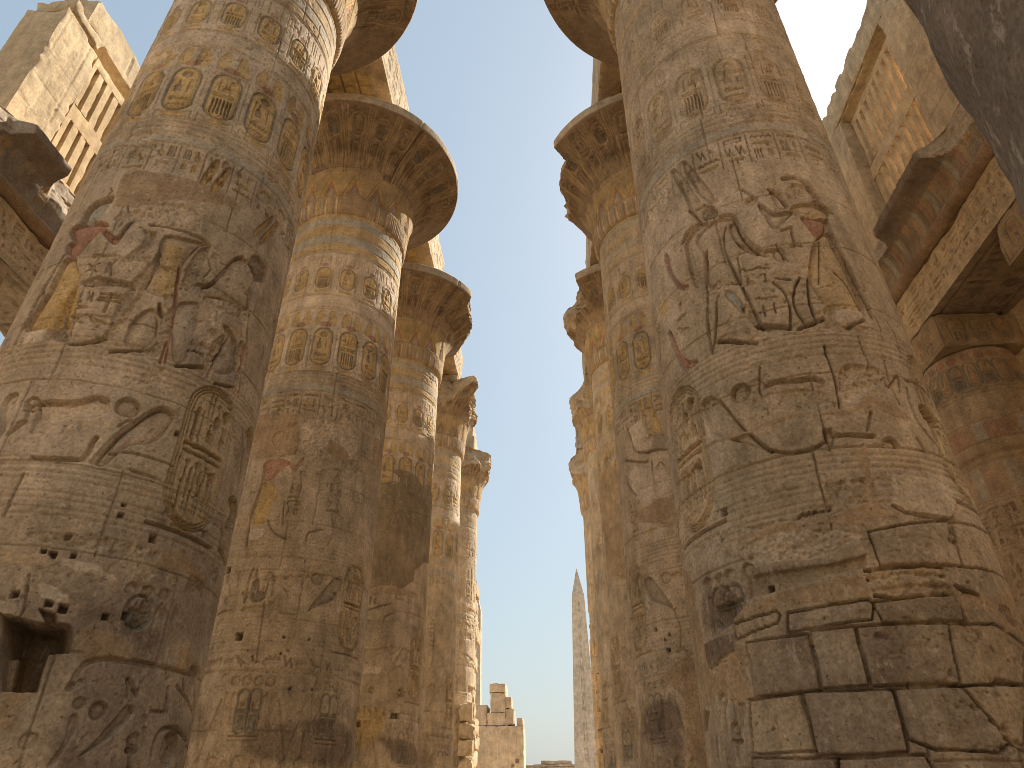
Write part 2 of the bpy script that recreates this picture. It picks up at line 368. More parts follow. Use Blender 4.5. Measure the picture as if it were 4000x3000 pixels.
# ---------------------------------------------------------------- carvings and repairs seen on single shafts: (kind, [(degrees round the shaft, metres up)], settings)
ART_L1 = [
('p',[(-2.8,10.06),(3.3,10.12),(25.2,10.09),(45.7,10.13),(56.6,10.02),(51.8,9.9),(42.9,9.81),(26.6,9.61),(16.4,9.42),(8.4,9.31),(-1.6,9.3),(-3.1,9.67)],dict(c='m')),
('g',[(-17.6,8.44),(-20.6,7.86),(-21.5,7.38),(-22.4,7.03),(-22.6,6.76)],dict(w=0.05,d=0.06)),
('p',[(-19.8,7.11),(-7.2,7.03),(-5.2,6.83),(-16,6.84)],dict(c='w')),
('r',[(-6.2,7.02),(-8.3,7.41),(-5.9,7.65),(-1.4,7.73),(0.7,7.35),(0.6,7.05),(5.3,6.81),(-1.1,6.84)],dict(a=0.025,c='d')),
('r',[(26,8.41),(28.4,8.38),(25.6,7.65),(22.3,7.01),(17.6,6.85),(13.2,6.79),(17.6,6.98),(23.4,7.69)],dict(a=0.03,s=-0.045)),
('g',[(5.6,6.79),(12,6.78),(18.5,6.88),(21.1,7)],dict(w=0.03,d=0.04)),
('g',[(22.5,6.71),(36.4,6.88)],dict(w=0.03,d=0.04)),
('r',[(36.5,7.1),(39.1,7.19),(42.1,7.23),(41.6,6.79),(33.2,6.74),(30.9,6.79),(37.4,6.92)],dict(a=0.02,s=-0.03)),
('g',[(36.6,8.39),(38.3,7.99),(41.5,7.31),(41.4,6.73)],dict(w=0.025,d=0.03,c='r')),
('p',[(41,7.82),(50.9,7.87),(51.1,7.46),(58.3,7.05),(57.9,6.9),(47.6,6.79),(43.1,7.19)],dict(c='g')),
('p',[(68.5,7.68),(78,7.79),(77.3,7.35),(77.9,6.93),(66.6,6.78),(62.5,6.84),(65.4,7.35)],dict(c='g')),
('r',[(60.9,7.55),(67.6,7.66),(63.2,6.86),(58.5,6.83),(58.3,7.05)],dict(a=0.02,s=-0.03)),
('g',[(68.3,7.69),(65.6,7.32),(61.9,6.81)],dict(w=0.02,d=0.03,c='r')),
('g',[(47.7,6.78),(58.6,6.91)],dict(w=0.03,d=0.05)),
('g',[(66.5,6.79),(77,6.91)],dict(w=0.03,d=0.05)),
('g',[(78,7.91),(80,7.35),(82.5,6.82)],dict(w=0.025,d=0.035,c='r')),
('c',[(-11.5,6.03),(-6.2,6.08),(-4.5,5.91),(-5.5,5.73),(-4.1,5.48),(-5.2,5.42),(-12.1,5.87)],dict()),
('c',[(-0.9,5.58),(1.2,5.67),(3.6,5.62),(-1.4,5.43),(-4.1,5.43)],dict()),
('e',[(1.7,5.89)],dict(r=0.063,k='ring')),
('g',[(-0.2,5.79),(3.9,5.77)],dict(w=0.03,d=0.03)),
('g',[(1.7,5.8),(2,5.6)],dict(w=0.03,d=0.03)),
('r',[(4.5,5.86),(18.3,5.9),(24.1,6.01),(28.8,6),(31,5.88),(26.2,5.77),(22.2,5.72),(25.6,5.47),(23.4,5.48),(20.9,5.62),(18.1,5.63),(17.9,5.48),(16.1,5.49),(16.2,5.65),(8.2,5.65),(7.6,5.49),(6.1,5.47),(6.2,5.72)],dict(a=0.012,s=-0.025)),
('g',[(4.3,5.88),(9.6,5.89),(18.1,5.91),(21.9,6),(24.4,6.04),(27.5,6.01)],dict(w=0.06,d=0.07)),
('g',[(4.4,5.88),(5.9,5.72),(5.8,5.49)],dict(w=0.03,d=0.03)),
('e',[(35.3,5.98)],dict(r=0.145,d=0.075)),
('g',[(34.8,5.7),(36.8,5.8),(39.1,5.81)],dict(w=0.03,d=0.03)),
('c',[(29.5,5.17),(37.1,5.7),(45,6.06),(48.9,6.13),(54.1,6.08),(53,5.88),(50.6,5.68),(46.5,5.56),(39.1,5.46),(34.2,5.12)],dict(d=0.075)),
('g',[(29.9,5.18),(37.1,5.7),(45,6.06),(49,6.12),(54.1,6.08)],dict(w=0.05,d=0.03)),
('g',[(10.3,5.14),(24.9,5.15),(27.4,5.22),(28.1,5.44),(28.7,5.49)],dict(w=0.04,d=0.06)),
('r',[(40.8,5.19),(45.3,5.21),(54.9,5.18),(54.6,5.14),(45.9,5.13)],dict(a=0.02,s=-0.02,c='d')),
('g',[(34.5,5.34),(40.8,5.39),(47.9,5.4),(58.6,5.39)],dict(w=0.02,d=0.04)),
('g',[(9.8,4.94),(9.1,4.72),(8.7,4.43)],dict(w=0.02,d=0.05)),
('h',[(56.2,5.83)],dict(r=0.05)),
('h',[(44.5,4.73)],dict(r=0.035)),
('h',[(44.7,4.6)],dict(r=0.045)),
('e',[(100.4,5.23)],dict(r=0.272,d=0.09)),
('e',[(104.6,6.45)],dict(r=0.245,d=0.09)),
('g',[(91.5,6.48),(99.6,5.97),(100.3,5.47)],dict(w=0.04,d=0.05)),
('g',[(93.5,4.94),(94.8,4.61),(116.5,4.63)],dict(w=0.05,d=0.06)),
('h',[(30.7,4.25)],dict(r=0.05)),
('h',[(58,4.42)],dict(r=0.06)),
('h',[(25.1,4.05)],dict(r=0.04)),
('h',[(28.1,4.03)],dict(r=0.05)),
('h',[(34.3,4.05)],dict(r=0.04)),
('h',[(21.7,3.57)],dict(r=0.045)),
('h',[(32.1,3.52)],dict(r=0.05)),
('h',[(36.7,3.48)],dict(r=0.06)),
('h',[(49.8,3.46)],dict(r=0.045)),
('h',[(56.1,3.51)],dict(r=0.055)),
('h',[(81.4,4.72)],dict(r=0.06)),
('p',[(63.4,4.3),(66,4.4),(70.9,4.46),(79.5,4.26),(88.3,4.22),(86.7,4.14),(71.6,4.15),(63,4.11),(60.1,4.15)],dict(c='m')),
('r',[(17,4.2),(21.5,4.28),(36,4.34),(50,4.32),(62.4,4.33),(62.2,4.21),(49.4,4.14),(37.6,4.16),(25.8,4.15)],dict(a=0.035)),
('p',[(30.7,4.04),(42.1,4),(50.5,3.88),(49.8,3.84),(41.1,3.88),(32.9,3.91)],dict(c='w')),
('p',[(11.6,4.09),(28.2,4.05),(30.2,3.9),(14,3.88)],dict(c='s')),
('p',[(26.9,3.74),(36.9,3.64),(37.8,3.54),(31.9,3.52),(28.9,3.54)],dict(c='w')),
('t',[(38,3.58),(56.1,3.65),(70.9,3.45),(80.1,3.38),(67.7,3.08),(61.2,3.22),(49.9,3.36),(40.5,3.35)],dict(c='d')),
('p',[(42.5,3.29),(46.2,3.32),(57,3.3),(59.6,3.26),(62.6,3.14),(63.4,3.06),(52,3.02),(49.4,2.98),(47.3,2.98),(43.7,3.12)],dict(c='m')),
('p',[(81.6,3.34),(89.4,3.35),(94.7,3.21),(91,3.07),(81.9,3.08)],dict(c='m')),
('p',[(27.5,2.64),(37.5,2.64),(35.2,2.46),(35.4,2.32),(31.4,2.27)],dict(c='m')),
('t',[(46.8,2.93),(51.9,3.03),(59.5,3.03),(75.4,3.04),(96,3.05),(109,2.54),(116.2,2.1),(42.4,1.99),(45.2,2.51),(45.8,2.74)],dict(c='g')),
('g',[(45.8,2.74),(46.7,2.94),(51.8,3.04),(59.4,3.04),(75.3,3.05),(95.9,3.06)],dict(w=0.04,d=0.03)),
('n',[(19.6,3.38),(23.5,3.36),(31.6,3.32),(35.1,3.33),(39.8,3.33),(40.9,3.29),(42.9,3.05),(36.8,3.01),(37.4,2.65),(27.5,2.64)],dict(d=0.85)),
('n',[(23.5,3.01),(27.5,3.02),(28,2.92),(29.5,2.65),(27.5,2.64)],dict(d=-0.5)),
('n',[(29.1,3.47),(35.1,3.43),(36.5,3.33),(33.4,3.32)],dict(d=0.2)),
('e',[(55.7,3.81)],dict(r=0.076,d=0.04)),
('e',[(61.5,3.81)],dict(r=0.08,d=0.04)),
('e',[(68.7,3.83)],dict(r=0.076,d=0.04)),
('e',[(62,3.66)],dict(r=0.066,d=0.03)),
('C',[(60.5,3.49),(60.2,3.66)],dict(w=0.2)),
('g',[(68.3,3.71),(66.9,3.57),(66.6,3.46)],dict(w=0.03,d=0.02)),
('c',[(67.8,3.62),(69.2,3.7),(71.8,3.66),(71.7,3.53),(69,3.53)],dict(d=0.025)),
('c',[(73.3,3.67),(75.1,3.74),(77.3,3.7),(76.2,3.56),(73.7,3.56)],dict(d=0.025)),
('e',[(61.2,3.44)],dict(r=0.06,d=0.03)),
('e',[(49.6,2.58)],dict(r=0.062,d=0.05)),
('e',[(56,2.53)],dict(r=0.094,d=0.06)),
('e',[(39.3,2.22)],dict(r=0.085,d=0.025)),
('e',[(79.3,2.99)],dict(r=0.071,d=0.05)),
('c',[(45.7,1.99),(48.8,2.22),(47.7,2.44),(49,2.5),(50.7,2.46),(51.1,2.33),(49.9,2.21),(47.9,2)],dict(d=0.035)),
('c',[(53.1,2.07),(58,2.27),(62.3,2.5),(65.1,2.63),(68.5,2.61),(68.2,2.51),(63.8,2.34),(57.9,2.18)],dict(d=0.05)),
('g',[(45.5,2.72),(47.5,2.76),(48.2,2.78)],dict(w=0.05,d=0.03)),
('e',[(71.1,2.28)],dict(r=0.063,k='ring',d=0.05)),
('g',[(69.3,2.19),(73,2.19)],dict(w=0.04,d=0.05)),
('g',[(70.7,2.19),(72,2)],dict(w=0.04,d=0.045)),
('c',[(72.4,2.4),(73.6,2.44),(75.8,2.41),(77.3,2.22),(75.1,2.18)],dict(d=0.035)),
('e',[(73,2.5)],dict(r=0.057,d=0.035)),
('g',[(62.9,2.87),(64.4,2.69)],dict(w=0.025,d=0.04)),
('g',[(63.4,2.87),(68,2.72)],dict(w=0.03,d=0.04)),
('g',[(68,2.72),(68,2.86)],dict(w=0.025,d=0.035)),
('g',[(82.2,2.61),(80.4,2.86)],dict(w=0.035,d=0.045)),
('g',[(75.3,2.59),(83,2.61)],dict(w=0.03,d=0.04)),
('g',[(88.5,2.99),(90.9,2.84)],dict(w=0.025,d=0.04)),
('g',[(80.3,2.13),(80.4,2.32),(82.5,2.44),(90.4,2.48),(101.7,2.4),(116.3,2.27)],dict(w=0.045,d=0.05)),
('g',[(116.5,2.57),(116.3,2.17)],dict(w=0.03,d=0.04)),
('e',[(89.8,2.25)],dict(r=0.184,d=0.12)),
('g',[(85.2,2.9),(109.7,2.62),(101.2,2.92)],dict(w=0.03,d=0.03)),
('r',[(91.2,3.15),(102.5,3.23),(105,3.07),(93.2,3.03)],dict(a=0.05,s=-0.08)),
('r',[(12.8,9.29),(26.3,9.59),(39,9.51),(41,9.24),(39.4,9.01),(29.4,9.05),(19.1,9.04),(10.8,9.03),(1,9.02),(4.7,9.22)],dict(a=0.035,s=-0.02)),
('r',[(-6.2,7.07),(-6.5,7.31),(-5.4,7.76),(-0.5,7.92),(-2.4,7.79),(-1.4,7.29),(4.4,7.01),(5.7,6.8),(1.1,6.86),(-5.3,6.87)],dict(a=0.035,s=-0.045)),
('r',[(16,8.91),(20.3,8.9),(23.7,8.88),(23.2,8.55),(18.6,8.25),(12,8.22),(16,8.44),(18.9,8.7)],dict(a=0.035,s=-0.045)),
('r',[(21,7.98),(24.9,8.33),(26.4,8.67),(28.1,8.28),(26,7.73),(24.4,7.25),(21,6.91),(15.6,6.82),(17.5,7.01),(18.6,7.5),(20.2,7.85)],dict(a=0.035,s=-0.045)),
('r',[(33,7.63),(34,7.69),(37.5,7.48),(38.9,7.76),(42.3,7.38),(41.3,7.01),(37,6.83),(30.9,6.8),(37,6.95),(35.8,7.21)],dict(a=0.035,s=-0.04)),
('r',[(41.6,8.86),(45.6,8.93),(46.5,8.66),(46.3,8.23),(42.7,7.99),(39.2,8.11),(40,8.49)],dict(a=0.035,s=-0.045)),
('r',[(65.9,9.25),(73.1,9.44),(83.5,9.3),(83.9,9.05),(76.2,8.91),(69.4,9.03)],dict(a=0.035,s=-0.05,c='d')),
('r',[(49.8,8.07),(60.8,8.25),(74.9,8.24),(76,8.04),(63,7.98),(52,7.94)],dict(a=0.035,s=-0.035)),
('r',[(65.8,7.64),(63.2,7),(60.5,6.87),(59.8,7.1),(63.1,7.63)],dict(a=0.035,s=-0.045)),
('r',[(71.7,7.67),(77.5,7.8),(81.8,7.23),(75.5,7.11)],dict(a=0.035,s=-0.045)),
('r',[(-1.8,7.83),(4.3,7.97),(11.9,7.91),(22.9,7.87),(21.8,7.77),(12.2,7.78),(2.7,7.72)],dict(a=0.035,s=-0.05,c='d')),
('f',[(-15.6,9.12),(-16.3,9.33),(-13.1,9.48),(-7,9.53),(-1.7,9.51),(-4.5,9.36),(-4.5,9.09),(-13.1,9.05)],dict(c='b')),
('g',[(-16.4,9.13),(-16.2,9.38),(-10.7,9.51),(-3.9,9.54)],dict(w=0.06,d=0.06)),
('f',[(-22.6,8.97),(-23.1,9.1),(-13.5,9.08),(-2.6,9.03),(1.8,8.95),(-1.6,8.83),(-3.6,8.7),(-5.7,8.57),(-7.2,8.39),(-10.3,8.34),(-16.1,8.41),(-19.6,8.69),(-15.4,8.71),(-20.6,8.87)],dict(c='r',d=0.07)),
('f',[(-2.2,8.84),(2.5,8.66),(6.9,8.54),(8.7,8.57),(10.6,8.94),(12.3,9.04),(10.5,9.07),(7.9,8.88),(6.6,8.69),(2.7,8.8),(-0.7,8.9)],dict(c='r')),
('f',[(-16.1,8.41),(-8.3,8.33),(-7.4,8.21),(-1.3,7.94),(-3.1,7.67),(-2,7.25),(-1.4,7.07),(-6.2,7.07),(-20.6,7.05),(-20.4,7.37),(-16.6,7.75),(-16.3,8.19)],dict(c='y',d=0.07)),
('f',[(-1.2,7.83),(1.6,7.49),(4.5,7.09),(-0.4,7.03),(-1.7,7.29),(-3.1,7.67)],dict(c='y',d=0.03)),
('g',[(-17.5,7.72),(-17.7,7.39),(-18.8,7.08)],dict(w=0.025,d=0.03)),
('p',[(-20.6,7.05),(-7.5,7.04),(-5.9,6.84),(-15.4,6.83)],dict(c='w')),
('t',[(24.8,8.85),(40.6,8.84),(36.9,8.35),(40.2,7.78),(25.3,7.81),(27.4,8.27)],dict(c='y')),
('f',[(25.4,8.89),(32.5,8.92),(45.8,8.98),(41.2,8.84),(37.1,8.45),(38,8.1),(39.8,7.77),(25.7,7.77),(26.6,8.12),(26.3,8.53)],dict(d=0.05)),
('g',[(19.3,9.01),(29.4,9.05),(39,9.05),(46.1,8.99),(45.7,8.92)],dict(w=0.05,d=0.06)),
('g',[(41.3,8.85),(37.3,8.45),(38.2,8.1),(41.3,7.54),(43.3,6.76)],dict(w=0.022,d=0.03,c='r')),
('f',[(25.2,6.94),(26.3,7.35),(33.4,7.64),(38.5,6.97),(28.2,6.81)],dict(d=0.045)),
('g',[(33.8,7.64),(36.2,7.47)],dict(w=0.035,d=0.05)),
('f',[(59,8.99),(64.9,9.17),(78.3,9.11),(74.2,8.71),(76.1,8.22),(66.2,8.28),(52.1,8.07),(46.7,8.15),(52.4,8.34),(56.8,8.59)],dict(d=0.055)),
('g',[(45.8,8.18),(50.7,8.25),(54.9,8.5),(58.9,9),(63.7,9.13)],dict(w=0.045,d=0.05)),
('f',[(39.6,7.73),(44.9,7.85),(51.2,7.92),(52.4,6.89),(45.3,6.77)],dict(d=0.04)),
('f',[(61.6,7.82),(71.3,7.71),(76.9,7.35),(76.9,7.14),(61.9,6.85),(66.5,7.56)],dict(d=0.05)),
('r',[(54.5,7.76),(59.9,8.03),(62.7,7.93),(60.6,7.62),(56.7,7.63)],dict(a=0.035,s=0.0,c='w')),
('r',[(53.2,7.48),(57.8,7.65),(62.3,7.57),(58.3,7.28)],dict(a=0.035,s=-0.01,c='w')),
('t',[(63.9,7.86),(75.6,7.89),(76,7.76),(65.2,7.71)],dict(c='y')),
('g',[(48.5,6.79),(59,6.94)],dict(w=0.03,d=0.06)),
('g',[(22.7,6.73),(33.1,6.86)],dict(w=0.03,d=0.05)),
('g',[(6.8,6.78),(13,6.81),(18.1,6.93)],dict(w=0.03,d=0.05)),
('f',[(64.7,9.69),(74.6,10.39),(78.2,10.44),(69.3,9.66)],dict(c='y',d=0.04)),
('f',[(69.5,9.63),(79.2,10.39),(83.8,10.42),(73.5,9.61)],dict(c='y',d=0.04)),
('g',[(88.6,10.74),(110.8,10.99),(104.6,9.66),(115,9.15)],dict(w=0.03,d=0.05)),
('g',[(99.1,9.3),(111.9,7.93)],dict(w=0.02,d=0.03,c='r')),
('g',[(72.7,8.67),(77.6,7.98),(82.7,7.34)],dict(w=0.022,d=0.03,c='r')),
('T',[(3.8,8.43),(6.7,7.98)],dict(w=0.45)),
('T',[(2.9,7.7),(5.9,7.05)],dict(w=0.28)),
('T',[(12.7,7.68),(16.2,7.04)],dict(w=0.48)),
('T',[(53.1,7.35),(54.7,7.01)],dict(w=0.25)),
('f',[(35.9,10.69),(38.4,10.77),(39.6,10.68),(37,10.11),(31.6,10.07)],dict(c='y',d=0.045)),
('f',[(42.5,10.71),(45.6,10.73),(45.4,10.58),(42.5,10.01),(37.7,10.02)],dict(c='y',d=0.045))]
ART_R1 = [
('g',[(-42.5,7.05),(-33.5,6.94),(-26.9,6.82)],dict(w=0.05,d=0.06)),
('r',[(-24.2,7.14),(-12.8,6.97),(2.6,7.2),(7.3,7.23),(5.3,6.91),(21.6,6.98),(22.4,6.82),(2.1,6.78),(-10.6,6.9),(-24.1,6.93)],dict(a=0.03)),
('e',[(-37.4,6.17)],dict(r=0.141,d=0.08)),
('r',[(-32.7,6.08),(-7.3,5.98),(-6.5,5.83),(-12.7,5.66),(-24.6,5.75),(-34.3,5.92)],dict(a=0.012,s=-0.02)),
('g',[(-26.7,6.16),(-21.9,6.18),(-15.8,6.12),(-9.4,6.13),(-6.7,6.07)],dict(w=0.055,d=0.06)),
('c',[(-57.4,6.3),(-51.1,6.34),(-46.7,6.19),(-41.1,5.77),(-33.4,5.4),(-30.4,5.25),(-37.4,5.41),(-53,5.73),(-55.8,6.06)],dict(d=0.06)),
('g',[(-47.1,6.18),(-41.1,5.77),(-35.5,5.49),(-30.4,5.25)],dict(w=0.035,d=0.04)),
('g',[(-30.2,5.27),(-25.1,5.18),(-12.4,5.19),(-10.5,5.42)],dict(w=0.035,d=0.05)),
('c',[(-10.7,5.42),(-7.1,5.43),(-8.2,5.2),(-11.9,5.18)],dict(d=0.06)),
('g',[(-7.3,5.32),(6.1,5.3)],dict(w=0.04,d=0.06)),
('c',[(7.2,5.15),(8.8,5.27),(12.2,5.31),(14.9,5.24),(15.1,5.16)],dict(d=0.06)),
('g',[(7.8,5.62),(4.3,5.38)],dict(w=0.03,d=0.03)),
('g',[(24.5,5.33),(26.4,5.16)],dict(w=0.03,d=0.05)),
('g',[(-1.8,6.59),(-2.4,6.38),(-1.5,6.07),(-3.4,5.68)],dict(w=0.02,d=0.06)),
('r',[(2.7,6.27),(8.5,6.3),(18.3,6.3),(18.4,6.1),(6.6,5.86),(0.3,5.74),(-3.5,5.82),(-0.5,6.11)],dict(a=0.05,s=-0.05,c='w')),
('g',[(18.4,6.14),(18.4,5.96),(26.7,6.29),(24.5,5.98)],dict(w=0.03,d=0.05)),
('p',[(7.5,5.89),(19,5.8),(25.3,5.64),(22.4,5.55),(11.5,5.65),(4.9,5.67),(-2.3,5.58),(-12.9,5.64),(-33.7,5.57),(-48.5,5.6),(-56.7,5.61),(-58.3,5.68),(-41.9,5.64),(-25.1,5.68),(-9,5.67),(-0.1,5.69)],dict(c='m')),
('p',[(-2.9,5.12),(2.6,5.2),(1.5,4.94),(-1,4.52),(2.9,4.37),(-7.2,4.39),(-2.1,4.73)],dict(c='m')),
('p',[(-75.2,5.57),(-63.8,5.53),(-62.9,5.49),(-68.7,5.4),(-86.5,5.47),(-88.5,5.58)],dict(c='m')),
('p',[(6.7,4.83),(15,4.81),(27,4.79),(33.9,4.74),(33.8,4.57),(26.7,4.33),(9.7,4.33),(4.7,4.43)],dict(c='w')),
('g',[(4.7,4.43),(10.3,4.33),(26.7,4.33)],dict(w=0.03,d=0.05)),
('c',[(32.5,5.87),(39.8,5.94),(45.4,5.73),(41.5,5.58),(33.5,5.61),(31.4,5.74)],dict(d=0.09)),
('g',[(30.1,6.18),(39.3,6.25),(50.7,6.16),(52.8,5.82),(47.1,5.36)],dict(w=0.03,d=0.05)),
('g',[(29.5,6.07),(27.1,5.78),(30,5.46),(38.5,5.2)],dict(w=0.03,d=0.04)),
('h',[(-53.9,4.71)],dict(r=0.06)),
('t',[(-16.6,5.1),(-1.3,5.09),(-3.6,4.48),(-16.6,4.46)],dict(c='g')),
('g',[(-26.5,4.4),(-24.6,4.45),(-24.4,4.39),(-22.4,4.45),(-22.3,4.39),(-20.3,4.45),(-20,4.39),(-18.2,4.44),(-17.9,4.39),(-15.7,4.44)],dict(w=0.025,d=0.05)),
('r',[(-78.4,4.44),(-65.6,4.5),(-52.2,4.48),(-44,4.44),(-32,4.4),(-27.4,4.43),(-13.4,4.47),(-1.6,4.5),(-6.5,4.41),(-27,4.33),(-42.1,4.33),(-61.9,4.31)],dict(a=0.03)),
('p',[(-61.6,4.35),(-41.9,4.37),(-29.9,4.39),(-15.1,4.38),(-6.1,4.47),(3.5,4.34),(4.2,4.31),(-4.3,4.18),(-8.5,4.18),(-9,4.23),(-22.9,4.31),(-34,4.28),(-53.4,4.31)],dict(c='m')),
('r',[(-49.5,4.22),(-39.8,4.29),(-23.1,4.27),(-8.5,4.18),(-7.5,4.05),(-14.8,4.01),(-19.9,3.93),(-30.8,3.93),(-44.3,3.98),(-49.7,4.08)],dict(a=0.05,c='w')),
('t',[(-45.5,3.99),(-20,3.91),(-8.4,4),(-9,3.8),(-11.9,3.74),(-22,3.71),(-31.1,3.65),(-49.6,3.59),(-55.7,3.63),(-49.2,3.84)],dict(c='d')),
('n',[(-49,3.87),(-20.5,3.84),(-8.5,3.92),(-9.7,3.77),(-22,3.71),(-31.1,3.65),(-49.4,3.62)],dict(d=0.06)),
('e',[(-48.2,3.94)],dict(r=0.086,d=0.05)),
('e',[(-56.3,3.94)],dict(r=0.093,d=0.05)),
('e',[(-61.8,3.94)],dict(r=0.086,d=0.05)),
('e',[(-69.6,3.94)],dict(r=0.098,d=0.05)),
('e',[(-61.6,3.79)],dict(r=0.056,d=0.035)),
('e',[(-56.5,3.79)],dict(r=0.05,d=0.035)),
('C',[(-62.9,3.5),(-62.7,3.77)],dict(w=0.2)),
('C',[(-56.8,3.53),(-56.9,3.75)],dict(w=0.2)),
('g',[(-69.1,3.81),(-69.3,3.4)],dict(w=0.03,d=0.04)),
('t',[(-78.5,3.97),(-54,3.87),(-57.2,3.32),(-77.5,3.34)],dict(c='d')),
('p',[(-52.7,3.54),(-29.4,3.66),(-14,3.73),(-11.1,3.72),(-10.7,3.54),(-10.9,3.46),(-19,3.45),(-36.2,3.44),(-39.5,3.44),(-54.2,3.42),(-59.2,3.26),(-58.5,3.47)],dict(c='m')),
('p',[(-95.3,4.4),(-82.8,4.25),(-80.2,3.98),(-78,3.31),(-74.9,2.93),(-62,3.1),(-57.9,3.22),(-54.6,3.16),(-54.8,2.64),(-56.4,2.62),(-59.7,2.57),(-71.9,2.74),(-84.9,2.66),(-92.7,2.66),(-92.9,3.3),(-93.9,3.91)],dict(c='m')),
('p',[(-77.5,3.34),(-57.9,3.32),(-59.3,3.14),(-74.2,3),(-77,3.12)],dict(c='d',b=0.03)),
('B',[(-58.1,3.41),(-40.6,3.44),(-39.6,3.39),(-40.9,3.33),(-57.7,3.25)],dict(c='s')),
('B',[(-36.5,3.4),(-12.4,3.44),(-10.9,3.39),(-12.6,3.25),(-37.8,3.21)],dict(c='g')),
('B',[(-10.3,3.41),(16.7,3.48),(16.3,3.22),(-9.2,3.21)],dict(c='d')),
('B',[(-5.6,4.15),(25,4.31),(23.3,3.81),(-4.8,3.78)],dict(c='g')),
('B',[(26.3,4.3),(23.9,3.81),(57.7,3.83),(57.7,4.35)],dict(c='s')),
('B',[(-53.8,3.18),(-32.3,3.16),(-32.3,2.64),(-53.5,2.64)],dict(c='d')),
('B',[(-30.9,3.19),(-18,3.18),(-18.2,2.65),(-31.1,2.65)],dict(c='g')),
('B',[(-16.8,3.18),(9.8,3.19),(7.2,2.64),(-16.8,2.64)],dict(c='d')),
('B',[(10.4,3.18),(28,3.21),(42.1,3.06),(31.6,2.66),(8.1,2.63)],dict(c='s')),
('B',[(-56.5,2.61),(-38.5,2.61),(-37.1,2.11),(-58.7,2.12)],dict(c='s')),
('B',[(-36.9,2.62),(-12.4,2.59),(-12.6,2.07),(-36.4,2.07)],dict(c='g')),
('B',[(-11.1,2.59),(16.6,2.62),(17,2.14),(12.7,2.06),(-4.7,2.09),(-11.1,2.17)],dict(c='g')),
('B',[(-59.1,2.08),(-31.6,2.03),(-32.9,1.84),(-60.8,1.86)],dict(c='d')),
('B',[(-30.9,2.03),(-8.6,2.04),(-6.5,1.82),(-32,1.84)],dict(c='g')),
('B',[(7.6,2.61),(31.3,2.65),(20.5,2.07),(17.6,2.14)],dict(c='s')),
('g',[(-10.5,3.74),(2.2,3.76),(15.7,3.78)],dict(w=0.03,d=0.06)),
('g',[(-10.3,3.64),(2.6,3.7),(14.4,3.68)],dict(w=0.03,d=0.06)),
('g',[(-9.3,3.53),(4.4,3.57),(16.5,3.56)],dict(w=0.03,d=0.06)),
('g',[(-9.8,3.47),(0.1,3.44),(15.9,3.51)],dict(w=0.03,d=0.06)),
('r',[(-10.4,3.76),(-4.4,3.76),(14.7,3.8),(15.4,3.66),(16.1,3.48),(-10.1,3.44)],dict(a=0.03,c='s')),
('p',[(14.6,3.64),(20,3.59),(33.9,3.55),(57.7,3.83),(57.6,3.39),(47.3,3.2),(32.3,3.14),(29.6,3.34),(22.1,3.41),(16.5,3.24)],dict(c='m')),
('g',[(17.7,3.56),(25.6,3.5)],dict(w=0.04,d=0.07)),
('r',[(31.6,3.44),(42.2,3.49),(44.8,3.27),(37,3.22)],dict(a=0.03,c='d')),
('t',[(-5.7,2.77),(5,2.95),(6.7,2.84),(1.9,2.66),(-2.2,2.71)],dict(c='d')),
('r',[(19.6,2.7),(32,2.68),(30.7,2.62),(20.3,2.63)],dict(a=0.02,s=-0.06)),
('e',[(-69.9,2.67)],dict(r=0.06,k='ring',d=0.04)),
('g',[(-69.9,2.6),(-71.1,2.36)],dict(w=0.035,d=0.03)),
('e',[(-65.5,2.35)],dict(r=0.058,k='ring',d=0.04)),
('g',[(-67.7,2.25),(-63.5,2.24)],dict(w=0.04,d=0.06)),
('g',[(-65.5,2.24),(-66,2.09)],dict(w=0.035,d=0.04)),
('c',[(-62.5,2.61),(-59.4,2.61),(-58.7,2.55),(-62.7,2.28),(-62.2,2.54)],dict(d=0.04)),
('n',[(-89.2,2.64),(-81.9,2.6),(-86.7,2.43),(-93.9,2.41)],dict(d=0.12)),
('g',[(-79,2.32),(-80.7,2.07)],dict(w=0.04,d=0.05)),
('h',[(-41.6,3.69)],dict(r=0.05)),
('h',[(-49.5,2.32)],dict(r=0.02)),
('r',[(4.5,9.61),(14.3,9.64),(16.9,9.32),(7.4,9.23),(1.4,9.17)],dict(a=0.035,s=-0.03)),
('r',[(-35.5,9.57),(-29.9,9.47),(-29.6,9.19),(-38.3,9.28),(-38.8,9.49)],dict(a=0.035,s=-0.035,c='d')),
('r',[(-25.5,8.7),(-22.4,8.59),(-14,8.24),(-13.2,8.14),(-19.9,8.29),(-24.9,8.51)],dict(a=0.035,s=-0.035)),
('r',[(-31.6,7.51),(-25.7,7.47),(-23.1,7.07),(-18,6.98),(-24,6.92),(-28.2,7.21)],dict(a=0.035,s=-0.04)),
('r',[(2.8,7.26),(7.3,7.26),(4.5,6.92),(0.2,6.92)],dict(a=0.035,s=-0.035)),
('r',[(-43.4,7.2),(-18.2,6.95),(-7.9,6.84),(21.5,6.99),(26.8,6.8),(-0.7,6.81),(-18.9,6.84),(-42.3,6.98)],dict(a=0.025,s=-0.015)),
('f',[(-51.5,10.76),(-48.9,10.77),(-46.3,10.65),(-39.2,9.88),(-36.9,9.56),(-44,9.62),(-44.6,9.88)],dict(d=0.06)),
('f',[(-44,10.78),(-41.8,10.78),(-39.5,10.64),(-31.7,9.82),(-29.9,9.55),(-32,9.52),(-38.5,9.89)],dict(d=0.07)),
('f',[(-44.5,9.66),(-35.5,9.58),(-30.2,9.43),(-30.1,9.22),(-33.6,9.24),(-40.1,9.31)],dict(d=0.045)),
('g',[(-44.5,9.66),(-39.8,9.29)],dict(w=0.03,d=0.05)),
